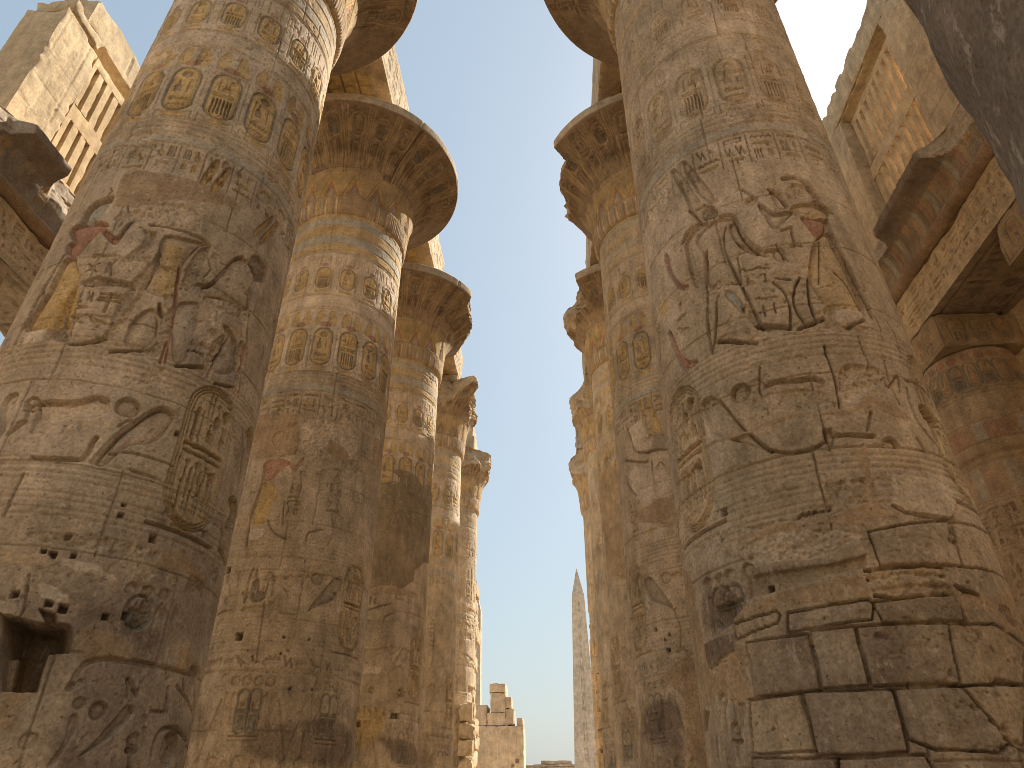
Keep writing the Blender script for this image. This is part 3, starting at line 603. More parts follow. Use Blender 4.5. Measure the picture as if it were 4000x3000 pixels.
('f',[(-40.3,9.28),(-33.8,9.19),(-46.4,9.04),(-47.1,8.59),(-44.7,8.17),(-46,8.1),(-49.7,8.18),(-50.6,8.67),(-50.9,9.12)],dict(d=0.06)),
('g',[(-39.9,9.28),(-47.4,9.26),(-51.2,9.12)],dict(w=0.06,d=0.06)),
('f',[(-45.6,9.05),(-33.8,9.19),(-27.5,9.15),(-23,9.05),(-24.5,8.98),(-28.6,8.95),(-31.9,8.62),(-29.8,8.22),(-26.9,7.78),(-32.5,7.94),(-42.9,7.95),(-40.9,8.51),(-41.4,8.71)],dict(d=0.05)),
('f',[(-27.6,9.03),(-23,9.05),(-23,8.81),(-20.5,8.54),(-15.7,8.3),(-13.9,8.19),(-21.5,8.36),(-26.5,8.63)],dict(d=0.06)),
('g',[(-29.5,9.21),(-25.6,9.19),(-23.1,9.11),(-22.8,8.86),(-21.2,8.6),(-15.7,8.3),(-11.5,8.29)],dict(w=0.05,d=0.06)),
('g',[(-28.4,8.99),(-31.6,8.66),(-30.4,8.32),(-26.4,7.69),(-23.2,7.05)],dict(w=0.03,d=0.045)),
('g',[(-40,8.73),(-43.5,7.97),(-46.4,7.34),(-46.2,6.94)],dict(w=0.03,d=0.05)),
('g',[(-38.7,7.83),(-42.7,7.23),(-46,6.93)],dict(w=0.03,d=0.04)),
('f',[(-34.6,7.85),(-30.3,7.74),(-28,7.37),(-30.2,7.35),(-33.2,7.61),(-35.6,7.77)],dict(c='b',d=0.04)),
('g',[(-42.9,7.96),(-34.7,7.94),(-27.3,7.9)],dict(w=0.02,d=0.03)),
('g',[(-42.5,7.06),(-37.7,7.01),(-32.2,6.89)],dict(w=0.05,d=0.065)),
('g',[(-24.9,7.1),(-18.7,7.01),(-13,6.94)],dict(w=0.05,d=0.065)),
('g',[(-9.2,6.91),(-3.3,6.96),(1.3,7.04)],dict(w=0.05,d=0.065)),
('g',[(10.3,6.9),(18.8,7.05)],dict(w=0.05,d=0.065)),
('f',[(-17.6,9.38),(-11.3,9.39),(-10.8,9.34),(-14.2,9.23),(-16.9,9.26)],dict(d=0.05)),
('g',[(-16.9,9.59),(-13.1,9.41)],dict(w=0.03,d=0.04)),
('f',[(-5.5,9.49),(-1.9,9.49),(0.7,9.23),(2,9.1),(-2.2,9.03),(-4.2,9.14),(-4.8,9.29)],dict(d=0.045)),
('g',[(-5.4,9.5),(-2.2,9.41),(0.3,9.17)],dict(w=0.03,d=0.04,c='r')),
('g',[(2.9,9.7),(9.1,9.76),(14.6,9.64),(16.7,9.45),(17.6,9.32)],dict(w=0.06,d=0.065)),
('f',[(-12,9.27),(-8.5,9.14),(-5.3,8.98),(1.5,9.03),(3.5,8.98),(-2.2,8.81),(-7.3,8.67),(-9.2,8.73),(-10.7,9.04),(-12.1,9.16)],dict(d=0.06)),
('f',[(-0.1,9.1),(14.6,9.23),(23.1,9.08),(18.1,8.93),(5.1,8.92)],dict(d=0.05,c='y',al=0.35)),
('g',[(14.2,9.26),(19.4,9.2),(23.3,9.08)],dict(w=0.05,d=0.06)),
('f',[(4.2,8.94),(18.8,8.93),(17.5,8.71),(13.4,8.54),(8.8,8.48),(7.5,8.66)],dict(c='r',d=0.06)),
('f',[(8.8,8.48),(17,8.68),(18,8.39),(20.4,8.01),(22.1,7.31),(19.5,7.12),(10.7,7.13),(2.8,7.26),(-0.3,7.65),(2.7,8.03)],dict(c='y',d=0.06,al=0.3)),
('g',[(18.9,8.92),(17.8,8.67),(20,8.32),(22.2,7.81),(23.7,7.15)],dict(w=0.05,d=0.055)),
('g',[(11.4,8.45),(4.3,7.64)],dict(w=0.016,d=0.025)),
('g',[(13,7.85),(16.5,7.72),(19.6,7.33)],dict(w=0.03,d=0.04)),
('f',[(-12.4,8.22),(-8.1,8.38),(-5.5,8.14),(-9.4,8.02)],dict(d=0.045)),
('g',[(-9.1,8.39),(-6.1,8.05)],dict(w=0.02,d=0.03)),
('g',[(-14.3,7.72),(-10.7,7.53),(-10.2,7.28),(-12.6,6.93)],dict(w=0.028,d=0.04)),
('g',[(-3.4,7.74),(-7.9,7.51),(-8.9,7.19),(-6.1,6.94)],dict(w=0.028,d=0.04)),
('g',[(-0,7.73),(-2.8,7.33),(-1.9,7)],dict(w=0.028,d=0.04)),
('g',[(-12.8,7.79),(-7.4,7.73)],dict(w=0.028,d=0.04)),
('p',[(8.1,7.24),(20.5,7.22),(17.4,7.04),(10.2,6.95),(5.6,7)],dict(c='w')),
('T',[(-0.1,8.73),(-1.4,8.17)],dict(w=0.5)),
('T',[(-19.9,8.12),(-21,7.75)],dict(w=0.45)),
('T',[(-18.3,7.55),(-18.8,7.15)],dict(w=0.3)),
('T',[(-59.5,8.13),(-59.6,7.43)],dict(w=0.32)),
('f',[(-66.4,9.27),(-61.6,9.17),(-61.8,8.75),(-56.4,8.36),(-51.6,8.3),(-53.1,8.2),(-58.3,8.32),(-63.6,8.7)],dict(c='r',d=0.05)),
('f',[(-73.4,7.87),(-68.4,7.79),(-63.2,7.1),(-51.7,6.93),(-62.9,6.92),(-65.7,7.06)],dict(c='r',d=0.05)),
('g',[(-82,8.05),(-87,7.4)],dict(w=0.03,d=0.04,c='r')),
('t',[(-76.5,8.54),(-65.5,8.41),(-66.7,8.02),(-81.5,8.09)],dict(c='y')),
('g',[(-78.9,9.41),(-89.1,8.56),(-100.7,7.72)],dict(w=0.03,d=0.05))]
ART_L2 = [
('p',[(-44.4,10.39),(5.7,10.12),(9.6,9.23),(6.6,8.96),(-17.7,8.96),(-28.3,9.01)],dict(c='m')),
('e',[(-7.4,9.47)],dict(r=0.207,d=0.03)),
('r',[(7.5,10),(22.5,10.1),(53.2,10.01),(56.9,9.22),(15.6,8.89),(10.2,9.23)],dict(a=0.035,c='w')),
('p',[(27.8,9.21),(30.2,9.55),(43.2,9.38),(50.1,9.18),(40.4,9.04)],dict(c='m')),
('p',[(72.8,10.14),(83.6,10.2),(94,10.17),(98.8,9.54),(74.7,9.33),(73,9.84)],dict(c='m')),
('c',[(-17.2,8.89),(0.7,8.9),(5.3,8.74),(-1.3,8.57),(-7.6,8.33),(-14.8,8.36),(-15.2,8.62)],dict(c='r',d=0.025)),
('c',[(1.1,8.83),(8.9,8.53),(11.1,8.58),(15.4,8.93),(12.9,8.95),(8.8,8.66),(4.8,8.83)],dict(c='r',d=0.025)),
('c',[(-14.6,8.34),(-6.3,8.33),(2.4,7.94),(-3.9,7.75),(-4.4,7.24),(-18.1,7.28)],dict(c='y',d=0.03)),
('g',[(-16.2,8.75),(-14.4,8.32),(-18.6,7.51),(-16.6,6.73)],dict(w=0.035,d=0.04)),
('t',[(-18.8,7.92),(-4.6,7.87),(-5.1,7.15),(-17.1,7.15)],dict(c='y')),
('p',[(-15.8,7.16),(-3.9,7.15),(-7.1,6.89),(-16.3,6.88)],dict(c='w')),
('g',[(-3.9,7.34),(1.7,7.03),(11.7,6.88)],dict(w=0.03,d=0.03)),
('T',[(41.3,8.83),(41.4,7.6)],dict(w=0.4)),
('T',[(12.6,8.28),(11.9,7.27)],dict(w=0.35)),
('c',[(23.2,8.57),(28.4,8.52),(31.9,8.58)],dict(d=0.03)),
('g',[(5.7,7.78),(7.6,7.22)],dict(w=0.012,d=0.03)),
('g',[(5.3,5.46),(7.3,4.25)],dict(w=0.015,d=0.03)),
('g',[(25.3,6.88),(25.5,7.07),(35.6,7.2)],dict(w=0.03,d=0.04)),
('p',[(-29.7,6.62),(-7.5,6.57),(36.3,6.51),(35.4,6.45),(-6.8,6.47),(-30.3,6.51)],dict(c='m')),
('h',[(-7.4,4.77)],dict(r=0.1)),
('h',[(-29.4,6.26)],dict(r=0.09)),
('h',[(21.4,4.77)],dict(r=0.035)),
('h',[(37.6,4.77)],dict(r=0.035)),
('h',[(25.6,4.51)],dict(r=0.03)),
('h',[(21.2,4.43)],dict(r=0.035)),
('h',[(30.3,3.79)],dict(r=0.04)),
('h',[(44.6,3.8)],dict(r=0.035)),
('h',[(14.9,4.06)],dict(r=0.03)),
('h',[(52.8,5.82)],dict(r=0.035)),
('h',[(0.4,4.48)],dict(r=0.025)),
('h',[(-11.5,4.03)],dict(r=0.025)),
('t',[(42.6,3.32),(84.6,3.29),(95.7,2.45),(9.2,2.36),(3,3.02)],dict(c='d')),
('r',[(-21.8,4.15),(7.9,4.15),(49.9,4.18),(75.2,4.13),(50.5,4.05),(8.4,4.06)],dict(a=0.03,s=-0.02))]
ART_BULL = [
('c',[(-18.7,6.21),(-15.8,6.2),(-13.5,5.66),(-17.6,5.67)],dict(d=0.035)),
('c',[(-29.6,6.11),(-24.7,6.13),(-18.5,5.78),(-21.7,5.65)],dict(d=0.035)),
('g',[(-7.4,6.2),(-9,5.9),(-8.4,5.47)],dict(w=0.035,d=0.035)),
('g',[(-4.3,6.19),(-3.9,6.03)],dict(w=0.03,d=0.03)),
('g',[(-11.2,5.69),(-8,5.51),(-6.8,5.68)],dict(w=0.04,d=0.03)),
('c',[(-4.8,5.47),(-5.9,5.89),(-3.6,5.99),(-0.6,5.97),(0.4,5.64),(5.7,5.78),(4.8,5.46)],dict(c='d',d=0.035)),
('e',[(5.6,6.03)],dict(r=0.059,k='ring',d=0.03)),
('g',[(2.9,5.95),(8,5.94)],dict(w=0.02,d=0.03)),
('g',[(5.2,5.94),(5.3,5.74)],dict(w=0.02,d=0.03)),
('c',[(7.5,6.02),(21.7,6.01),(27.8,6.12),(31.5,6.05),(28.9,5.89),(22.6,5.84),(19.8,5.76),(22.8,5.59),(19.8,5.55),(16.4,5.79),(11,5.8),(10.1,5.57),(8.3,5.6),(8.7,5.81)],dict(d=0.035)),
('g',[(7.5,6.03),(21.7,6.02),(27.7,6.13),(31.9,6.09)],dict(w=0.035,d=0.03)),
('e',[(37.3,6.06)],dict(r=0.146,d=0.055)),
('c',[(31.9,5.27),(44,5.93),(50.5,6.21),(57.9,6.2),(57.6,5.94),(50.7,5.61),(38.9,5.46)],dict(d=0.05,c='g')),
('c',[(-13.1,5.28),(-6.7,5.4),(8,5.38),(8.3,5.5),(11.6,5.48),(13.2,5.3),(27.7,5.24),(26.7,5.22),(10.9,5.23)],dict(d=0.035)),
('g',[(-28.8,5.26),(-24.8,5.35),(-17.4,5.32)],dict(w=0.04,d=0.04)),
('c',[(-26.7,5.53),(-22,5.69),(-16.2,5.67),(-14.8,5.49),(-22.7,5.44)],dict(d=0.03)),
('c',[(52.7,5.76),(58.4,5.8),(58.8,5.41),(53.7,5.41)],dict(c='w',d=0.01))]
ART_L3 = [
('p',[(2.9,11.73),(29.7,11.89),(31.7,12),(12,12.25),(34.2,12.37),(50.1,12.3),(60.5,12),(100.6,12.09),(100.7,10.85),(100.7,9.43),(76.8,9.2),(57.5,8.73),(58.5,8.39),(43.8,8.04),(30.7,8.07),(0.8,7.93),(-5,9.45),(-3.9,11.16)],dict(c='M')),
('g',[(6.2,10.73),(29.4,10.76),(48.7,10.79),(100.7,11.04)],dict(w=0.02,d=0.015)),
('g',[(28.4,10.72),(31.8,9.92),(31,8.67)],dict(w=0.02,d=0.012)),
('r',[(4.8,7.9),(30.8,8.04),(39.3,8.05),(70,8.03),(67,7.82),(31.5,7.8),(6.6,7.65)],dict(a=0.03,c='m')),
('g',[(7.2,7.21),(17.2,7.34),(32.4,7.5)],dict(w=0.03,d=0.04)),
('e',[(19.7,4.84)],dict(r=0.097,d=0.1)),
('e',[(50.9,4.84)],dict(r=0.134,d=0.14)),
('p',[(9.6,5.49),(28.4,5.54),(28.1,5.35),(23.7,5.27),(9.4,5.3)],dict(c='w')),
('h',[(43.7,4.17)],dict(r=0.1)),
('h',[(49,4.17)],dict(r=0.1)),
('h',[(10,3.9)],dict(r=0.1)),
('t',[(20.6,3.53),(39.7,3.68),(88.3,3.48),(90,2.82),(44.5,2.76),(40.1,3.26)],dict(c='d')),
('t',[(6.7,4.35),(37.6,4.39),(36.1,3.62),(15.3,3.12),(10.4,2.88),(6.8,3.85)],dict(c='y'))]
ART_R2 = [
('p',[(-37.8,4.31),(-24.3,4.47),(-23.2,3.39),(-25.4,2.33),(-29.9,2.34),(-37.2,2.68),(-34.4,3.59),(-51.9,4.04)],dict(c='m')),
('r',[(-60.2,4.45),(-37.1,4.46),(-24.2,4.48),(-37.8,4.31),(-50.9,4.26),(-63,4.35)],dict(a=0.04)),
('t',[(-70.8,3.72),(-34.4,3.59),(-36.1,2.92),(-38.9,2.6),(-95.7,2.89)],dict(c='d')),
('c',[(-43.7,10.77),(-41.3,10.78),(-39.2,10.71),(-37.9,9.76),(-34,9.64),(-36.6,9.64),(-40.1,10.11)],dict(c='y',d=0.03)),
('c',[(-37.5,10.78),(-35.7,10.8),(-33.4,10.71),(-24.3,9.69),(-27.6,9.64),(-36.4,9.69),(-34.3,10.24)],dict(c='y',d=0.03)),
('p',[(-33.1,9.66),(-23.7,9.66),(-24.7,9.2),(-34.7,9.26)],dict(c='g')),
('g',[(-59.4,10.16),(-56.6,9.92),(-54.1,9.41),(-41,9.2),(-35.6,9.23),(-24.1,9.16)],dict(w=0.05,d=0.05)),
('p',[(-58.4,10.09),(-42.5,10.2),(-35,9.39),(-37.1,9.28),(-52,9.38)],dict(c='w')),
('g',[(-66.6,9.32),(-44.5,8.98),(-41.7,9)],dict(w=0.05,d=0.05)),
('g',[(-37.5,8.96),(-37.8,8.46),(-37.3,7.98)],dict(w=0.03,d=0.02,c='r')),
('g',[(-33.4,8.77),(-30.5,8.89),(-27.3,8.74)],dict(w=0.03,d=0.02,c='r')),
('t',[(-60.5,9.08),(-45.6,8.94),(-21.5,8.53),(-23.3,7.92),(-52.3,7.84),(-68.7,8.67)],dict(c='w')),
('g',[(-67.6,8.86),(-66,8.59),(-57,8.25)],dict(w=0.05,d=0.03)),
('p',[(-52.3,7.84),(-35.8,7.96),(-23.4,7.9),(-24.9,7.2),(-68.3,7.63)],dict(c='m',b=0.0)),
('t',[(-51.4,7.36),(-40.7,7.33),(-42.7,7.06),(-48.8,7.06)],dict(c='y')),
('h',[(-50.4,5.01)],dict(r=0.05)),
('h',[(-39.7,4.85)],dict(r=0.04)),
('h',[(-43.6,4.77)],dict(r=0.04)),
('h',[(-41.8,4.55)],dict(r=0.06)),
('g',[(-89.3,5.49),(-60.7,5.4)],dict(w=0.03,d=0.03)),
('T',[(-59.8,8.16),(-64.2,7.07)],dict(w=0.3))]
ART_R3 = [
('p',[(-58.3,12.72),(-42.3,12.53),(-36,11.95),(-35.1,9.17),(-40,8.4),(-75.9,8.69),(-78.2,10.95),(-87,12.45)],dict(c='m'))]
# ---------------------------------------------------------------- meshes from arrays
def mk(name, arrs, mat, parent=None, smooth=True, loc=None):
    V = np.concatenate([a[0] for a in arrs]).astype('f4'); off = np.cumsum([0]+[len(a[0]) for a in arrs[:-1]])
    F = np.concatenate([a[1]+o for a, o in zip(arrs, off)]).astype('i4'); Cc = np.concatenate([a[2] for a in arrs])
    me = bpy.data.meshes.new(name)
    me.vertices.add(len(V)); me.vertices.foreach_set('co', V.ravel())
    me.loops.add(F.size); me.loops.foreach_set('vertex_index', F.ravel())
    me.polygons.add(len(F)); me.polygons.foreach_set('loop_start', np.arange(0, F.size, 4, dtype='i4'))
    me.polygons.foreach_set('use_smooth', np.full(len(F), smooth))
    me.update(calc_edges=True)
    at = me.color_attributes.new('pigment', 'FLOAT_COLOR', 'POINT')
    c4 = np.ones((len(V), 4), 'f4'); c4[:, :3] = Cc; at.data.foreach_set('color', c4.ravel())
    me.materials.append(mat)
    o = bpy.data.objects.new(name, me); COL.objects.link(o)
    if parent: o.parent = parent
    if loc is not None: o.location = loc
    return o
def quads(m, n, wrap=False, flip=False):
    i, j = np.meshgrid(np.arange(m-1), np.arange(n if wrap else n-1), indexing='ij'); k = (j+1) % n
    q = np.stack([i*n+j, i*n+k, (i+1)*n+k, (i+1)*n+j], -1).reshape(-1, 4)
    return q[:, ::-1] if flip else q
def hexa(name, P, c, mat, parent):
    """closed hexahedron from 8 points (4 below, 4 above)"""
    return mk(name, [(np.array(P, 'f4'), np.array([(3, 2, 1, 0), (4, 5, 6, 7), (0, 1, 5, 4), (1, 2, 6, 5), (2, 3, 7, 6), (3, 0, 4, 7)]), np.tile(np.array(c, 'f4'), (8, 1)))], mat, parent, False)

def rbox(x0, x1, y0, y1, z0, z1, res=.12, base='s', wear=.03, art=None, seed=3, freq=1.6, chip=.8):
    """a worn stone block: six gridded faces, carved by art[face](relief), edges chipped by 3-d noise"""
    base = PIG[base] if isinstance(base, str) else base
    lo, hi = np.array([x0, y0, z0]), np.array([x1, y1, z1]); out = []
    for ax, (a, b) in enumerate(((1, 2), (0, 2), (0, 1))):
        for sg in (-1, 1):
            key = 'xyz'[ax]+('+' if sg > 0 else '-')
            rr = art[key][0] if art and key in art else res
            A = np.linspace(lo[a], hi[a], max(2, int((hi[a]-lo[a])/rr)+2)); B = np.linspace(lo[b], hi[b], max(2, int((hi[b]-lo[b])/rr)+2))
            m, n = len(B), len(A); V = np.empty((m, n, 3)); V[..., a] = A[None]; V[..., b] = B[:, None]; V[..., ax] = hi[ax] if sg > 0 else lo[ax]
            C = np.tile(np.array(base, 'f4'), (m, n, 1))
            if art and key in art:
                R = Relief(A, B, base, seed+ax*7+sg); art[key][1](R); C = R.C
                e = np.minimum(np.minimum(A-A[0], A[-1]-A)[None], np.minimum(B-B[0], B[-1]-B)[:, None])
                V[..., ax] += sg*R.H*np.clip(e/.05, 0, 1)
            flip = (ax == 1) == (sg > 0)
            out.append((V.reshape(-1, 3), quads(m, n, False, flip), C.reshape(-1, 3)))
    V = np.concatenate([o[0] for o in out]); sz = [len(o[0]) for o in out]
    if wear:
        f = lambda s: np.exp(-np.maximum(s, 0)/.10)
        nv = np.stack([f(hi[i]-V[:, i])-f(V[:, i]-lo[i]) for i in range(3)], 1)
        near = np.abs(nv).sum(1)-1
        q = noise3(V, freq, seed)*.6+noise3(V, freq*3.1, seed+5)*.4
        amt = wear*(.25+.9*(q-.35))+wear*chip*3*np.clip(near, 0, 1)*np.clip(q-.45, 0, 1)*2
        V = V-nv*amt[:, None]+(noise3(V, freq*.5, seed+9)-.5)[:, None]*wear*.4
    r = []; p = 0
    for o, s in zip(out, sz): r.append((V[p:p+s], o[1], o[2])); p += s
    return (V, np.concatenate([o[1]+q for o, q in zip(out, np.cumsum([0]+sz[:-1]))]), np.concatenate([o[2] for o in out]))

# ---------------------------------------------------------------- the great columns
def rad(z): return 1.8876-.01162*z+.00007*z*z
def thetas(a, b, st, co=4.0):
    t = np.arange(a, b, st); n = max(8, int((360-(b-a))/co)); return np.concatenate([t, np.linspace(b, a+360, n, endpoint=False)])
def program(R, a, b, k, mir, phi, rg, up=1.0):
    """the decoration every shaft of the nave carries, ring by ring"""
    X = lambda t: R.toX(t)
    xa, xb = X(a+.01), X(b-.01)
    per = lambda p0, st: [p0+st*n for n in range(-20, 21) if a < p0+st*n < b]
    upper = min(1.2, up); Y = 'y' if up > .35 else None; ca = 'y' if up > .35 else 's'; RD = 'r' if up > .3 else None
    for z0, z1, c in ((17.15, 17.45, 'y'), (16.83, 17.13, 'b'), (16.43, 16.8, 'y'), (16.06, 16.4, 'b'), (15.79, 16.03, 'y')): R.band(z0, z1, c, .52*upper)
    for z in (17.14, 16.815, 16.415, 16.045, 15.77, 15.68): R.ring(z, .02, .022)
    # upper frieze
    R.band(14.1, 15.65, 'w', .45*upper)
    for i, t in enumerate(per(phi-10, 22.5)):
        x = X(t); R.cartouche(x, 14.32, 15.1, .42, rg, .022, ca, i % 2, .022, 'n' if Y else None)
        for e in (-.13, .13):
            R.glyph('feather', x+e, 15.36, .13, .42, .02, Y)
        R.disc((x, 15.2), .1, .012, None, RD, .07); R.carve([(x-.2, 14.15), (x+.2, 14.15), (x+.18, 14.25), (x-.18, 14.25)], .018, Y)
        for e in (.26, .44): R.glyph('feather', x+e-.0, 14.7, .15, .85, .018, Y)
        for e in (.28, .35, .42): R.glyph('feather', x+e, 15.37, .08, .42, .018, Y if rg.random() < .6 else RD)
    for z in (14.08, 14.03, 13.62, 13.56): R.ring(z, .02, .018)
    R.band(13.58, 14.05, 'w', .5*upper)
    # cartouche frieze
    R.band(11.48, 13.54, 'w', .5*upper)
    for i, t in enumerate(per(phi, 22.5)):
        x = X(t); R.cartouche(x, 11.68, 12.88, .5, rg, .03, ca, (i+k) % 2, .022, 'n' if Y else None)
        R.carve([(x-.27, 12.97), (x-.3, 13.2), (x-.2, 13.5), (x-.07, 13.5), (x-.05, 13.1), (x-.03, 12.97)], .014, Y, .2, .05)
        R.carve([(x+.27, 12.97), (x+.3, 13.2), (x+.2, 13.5), (x+.07, 13.5), (x+.05, 13.1), (x+.03, 12.97)], .014, Y, .2, .05)
        R.disc((x, 13.02), .15, .012, None, RD, .1)
        R.carve([(x-.27, 11.64), (x+.27, 11.64), (x+.14, 11.56), (x+.2, 11.5), (x-.2, 11.5), (x-.14, 11.56)], .02, Y)
        R.groove([(x-.3, 11.49), (x-.3, 11.66), (x+.3, 11.66), (x+.3, 11.49)], .018, .018)
        R.groove([(x+.345, 11.7), (x+.345, 12.9)], .016, .012)
    for z in (11.46, 11.36, 11.24, 11.1, 11.05): R.ring(z, .022, .02)
    R.band(10.86, 11.04, 'b', .5 if k else .42); R.ring(10.845, .022, .03)
    # columns of signs above the offering scene
    x = xa+.2
    while x < xb-.15:
        w = rg.uniform(.34, .46); R.groove([(x-.02, 10.82), (x-.02, 10.16)], .016, .022)
        R.text(x+w/2, 10.16, 10.8, w*.95, rg, .036, Y if rg.random() < .6 else None); x += w+.03
    # rings over the animal frieze
    for z in (6.9, 6.83, 6.75, 6.66, 6.57, 6.47): R.ring(z, .02, .016)
    for t in (71, -49): 
        if a < mir*t < b: R.bigcart(X(mir*t), 4.66, 6.62 if k else 6.76, .74 if k else .86, .055 if k else .07)
    for z in (5.16, 5.06, 4.98, 4.9, 4.74, 4.66, 4.55, 4.47): R.ring(z, .018, .014)
    if k: 
        R.draw(ART_BULL if k == 1 else [(q, p, {n: v for n, v in kw.items() if n != 'c'}) for q, p, kw in ART_BULL], mir, 0)
        x = xa
        while x < xb:
            w = rg.uniform(.14, .34); nm = ('strokes', 'zig', 'mn', 'bird', 'house', 'snake', 'foot', 'bar', 'water')[rg.integers(9)]
            R.glyph(nm, x+w/2, 4.28, w, .26, .04); x += w+.04
        R.ring(4.08, .025, .03)
        for t in per(mir*7.4, 51.5):
            x = X(t)
            for e in (-.33, -.11, .11, .33): R.disc((x+e, 3.9), .1, .045)
            for e in (-.11, .11): R.cartouche(x+e, 2.95, 3.74, .21, rg, .03, None, 1)
            for e in (-.3, .3, -.45, .45): R.carve([(x+e-.06, 3.6), (x+e, 3.72), (x+e+.06, 3.6), (x+e*.9+.02, 3.05), (x+e*.9-.04, 3.05)], .025)
            R.groove([(x-.26, 2.9), (x+.26, 2.9)], .02, .03); R.groove([(x-.26, 2.82), (x+.26, 2.82)], .02, .02)
            R.groove([(x+.55, 3.55), (x+.9, 2.1)], .03, .02); R.groove([(x-.55, 3.55), (x-.9, 2.1)], .03, .02)
            for e in (-.5, .0, .5): R.disc((x+e, 2.45), .12, .035); R.glyph('ankh', x+e+.25, 2.2, .16, .5, .035)
            R.glyph('bird', x-.25, 2.2, .4, .5, .03)
    if k >= 2:
        R.draw([(q, p, {n: v for n, v in kw.items() if n != 'c'}) for q, p, kw in ART_L2], mir, -8 if k > 2 else 0, sub=('c', 'g', 'T'))
        for t in per(mir*40, 64): R.groove([(X(t), 10.1), (X(t-4*mir), 6.95)], .04, .04); R.carve([(X(t), 9.6), (X(t+10*mir), 9.4), (X(t+14*mir), 7.0), (X(t-2*mir), 7.0)], .03, None, .5, .2)
    # drum joints and upright joints
    z = .9
    while z < 16.5:
        R.ring(z+rg.uniform(-.05, .05), .010, .028)
        for t in np.arange(a+rg.uniform(0, 60), b, 75): R.groove([(X(t), z), (X(t)+rg.uniform(-.02, .02), min(z+1.06, 17.2))], .009, .022)
        z += 1.06
    for _ in range(10 if k == 0 else 7):
        t, zz = rg.uniform(a+5, b-5), rg.uniform(2, 15); w, h = rg.uniform(.1, .35), rg.uniform(.06, .22); x = X(t)
        R.rough([(x-w, zz-h), (x+w, zz-h*.7), (x+w*.8, zz+h), (x-w*.7, zz+h*.8)], .04, -.025, 'w' if rg.random() < .4 else None)
    for _ in range(14):
        x, zz = X(rg.uniform(a+3, b-3)), rg.uniform(2, 16.5); l = rg.uniform(.2, .9); q = rg.uniform(-.1, .1)
        R.groove([(x, zz), (x+q, zz-l*.5), (x+q*.3, zz-l)], .008, .03)
def shaft(name, parent, a, b, st, zs, k, mir, phi, base, seed, art, deco=True, extra=None, up=1.0, dr=0.0):
    th = thetas(a, b, st); X = np.radians(th)*1.78
    toX = lambda t: math.radians((t-a) % 360+a)*1.78
    R = Relief(X, zs, base, seed, toX); rg = np.random.default_rng(seed)
    # large stains of the bare stone itself
    g = fbm(R.X, R.Z, 2.2, seed+30, 5, .6)[..., None]; g2 = fbm(R.X, R.Z, 1.1, seed+31, 5, .6, 2.2)[..., None]
    R.C = R.C*(1-.5*sstep(.5, .7, g))+np.array(PIG['g'], 'f4')*.5*sstep(.5, .7, g)
    R.C = R.C*(1-.4*sstep(.52, .68, g2))+np.array(PIG['w'], 'f4')*.4*sstep(.52, .68, g2)
    low = (sstep(5.5, 1.5, R.Z)[:, None]*sstep(.38, .6, fbm(R.X, R.Z, .9, seed+33, 5, .62)))[..., None]*.7
    R.C = R.C*(1-low)+np.array(PIG['d'], 'f4')*low          # patchy darker tone towards the foot of the shaft
    if deco: program(R, a, b, k, mir, phi, rg, up)
    if extra: extra(R, rg)
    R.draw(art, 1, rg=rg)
    pit = np.clip(fbm(R.X, R.Z, .11, seed+41, 3, .6)-.62, 0, 1)*np.clip(fbm(R.X, R.Z, .9, seed+42, 3)-.35, 0, 1)
    H = R.H+.014*(fbm(R.X, R.Z, 1.3, seed+40, 4)-.5)+.022*(R.F-.5)-.5*pit
    r = rad(R.Z)[:, None]+dr+H; t = np.radians(th)[None]
    V = np.stack([r*np.sin(t), -r*np.cos(t), np.broadcast_to(R.Z[:, None], r.shape)], -1)
    return mk(name, [(V.reshape(-1, 3), quads(len(zs), len(th), True), R.C.reshape(-1, 3))], M_STONE, parent)
CAP_PROF = np.array([(1.66, 17.28), (1.74, 17.28), (1.82, 17.33), (1.85, 17.5), (1.87, 17.8), (1.91, 18.3), (1.945, 18.7), (2.01, 19.0), (2.15, 19.32), (2.37, 19.6), (2.68, 19.91), (3.0, 20.15), (3.28, 20.32), (3.46, 20.41), (3.5, 20.45), (3.5, 20.80), (3.45, 20.87), (1.2, 20.9)])
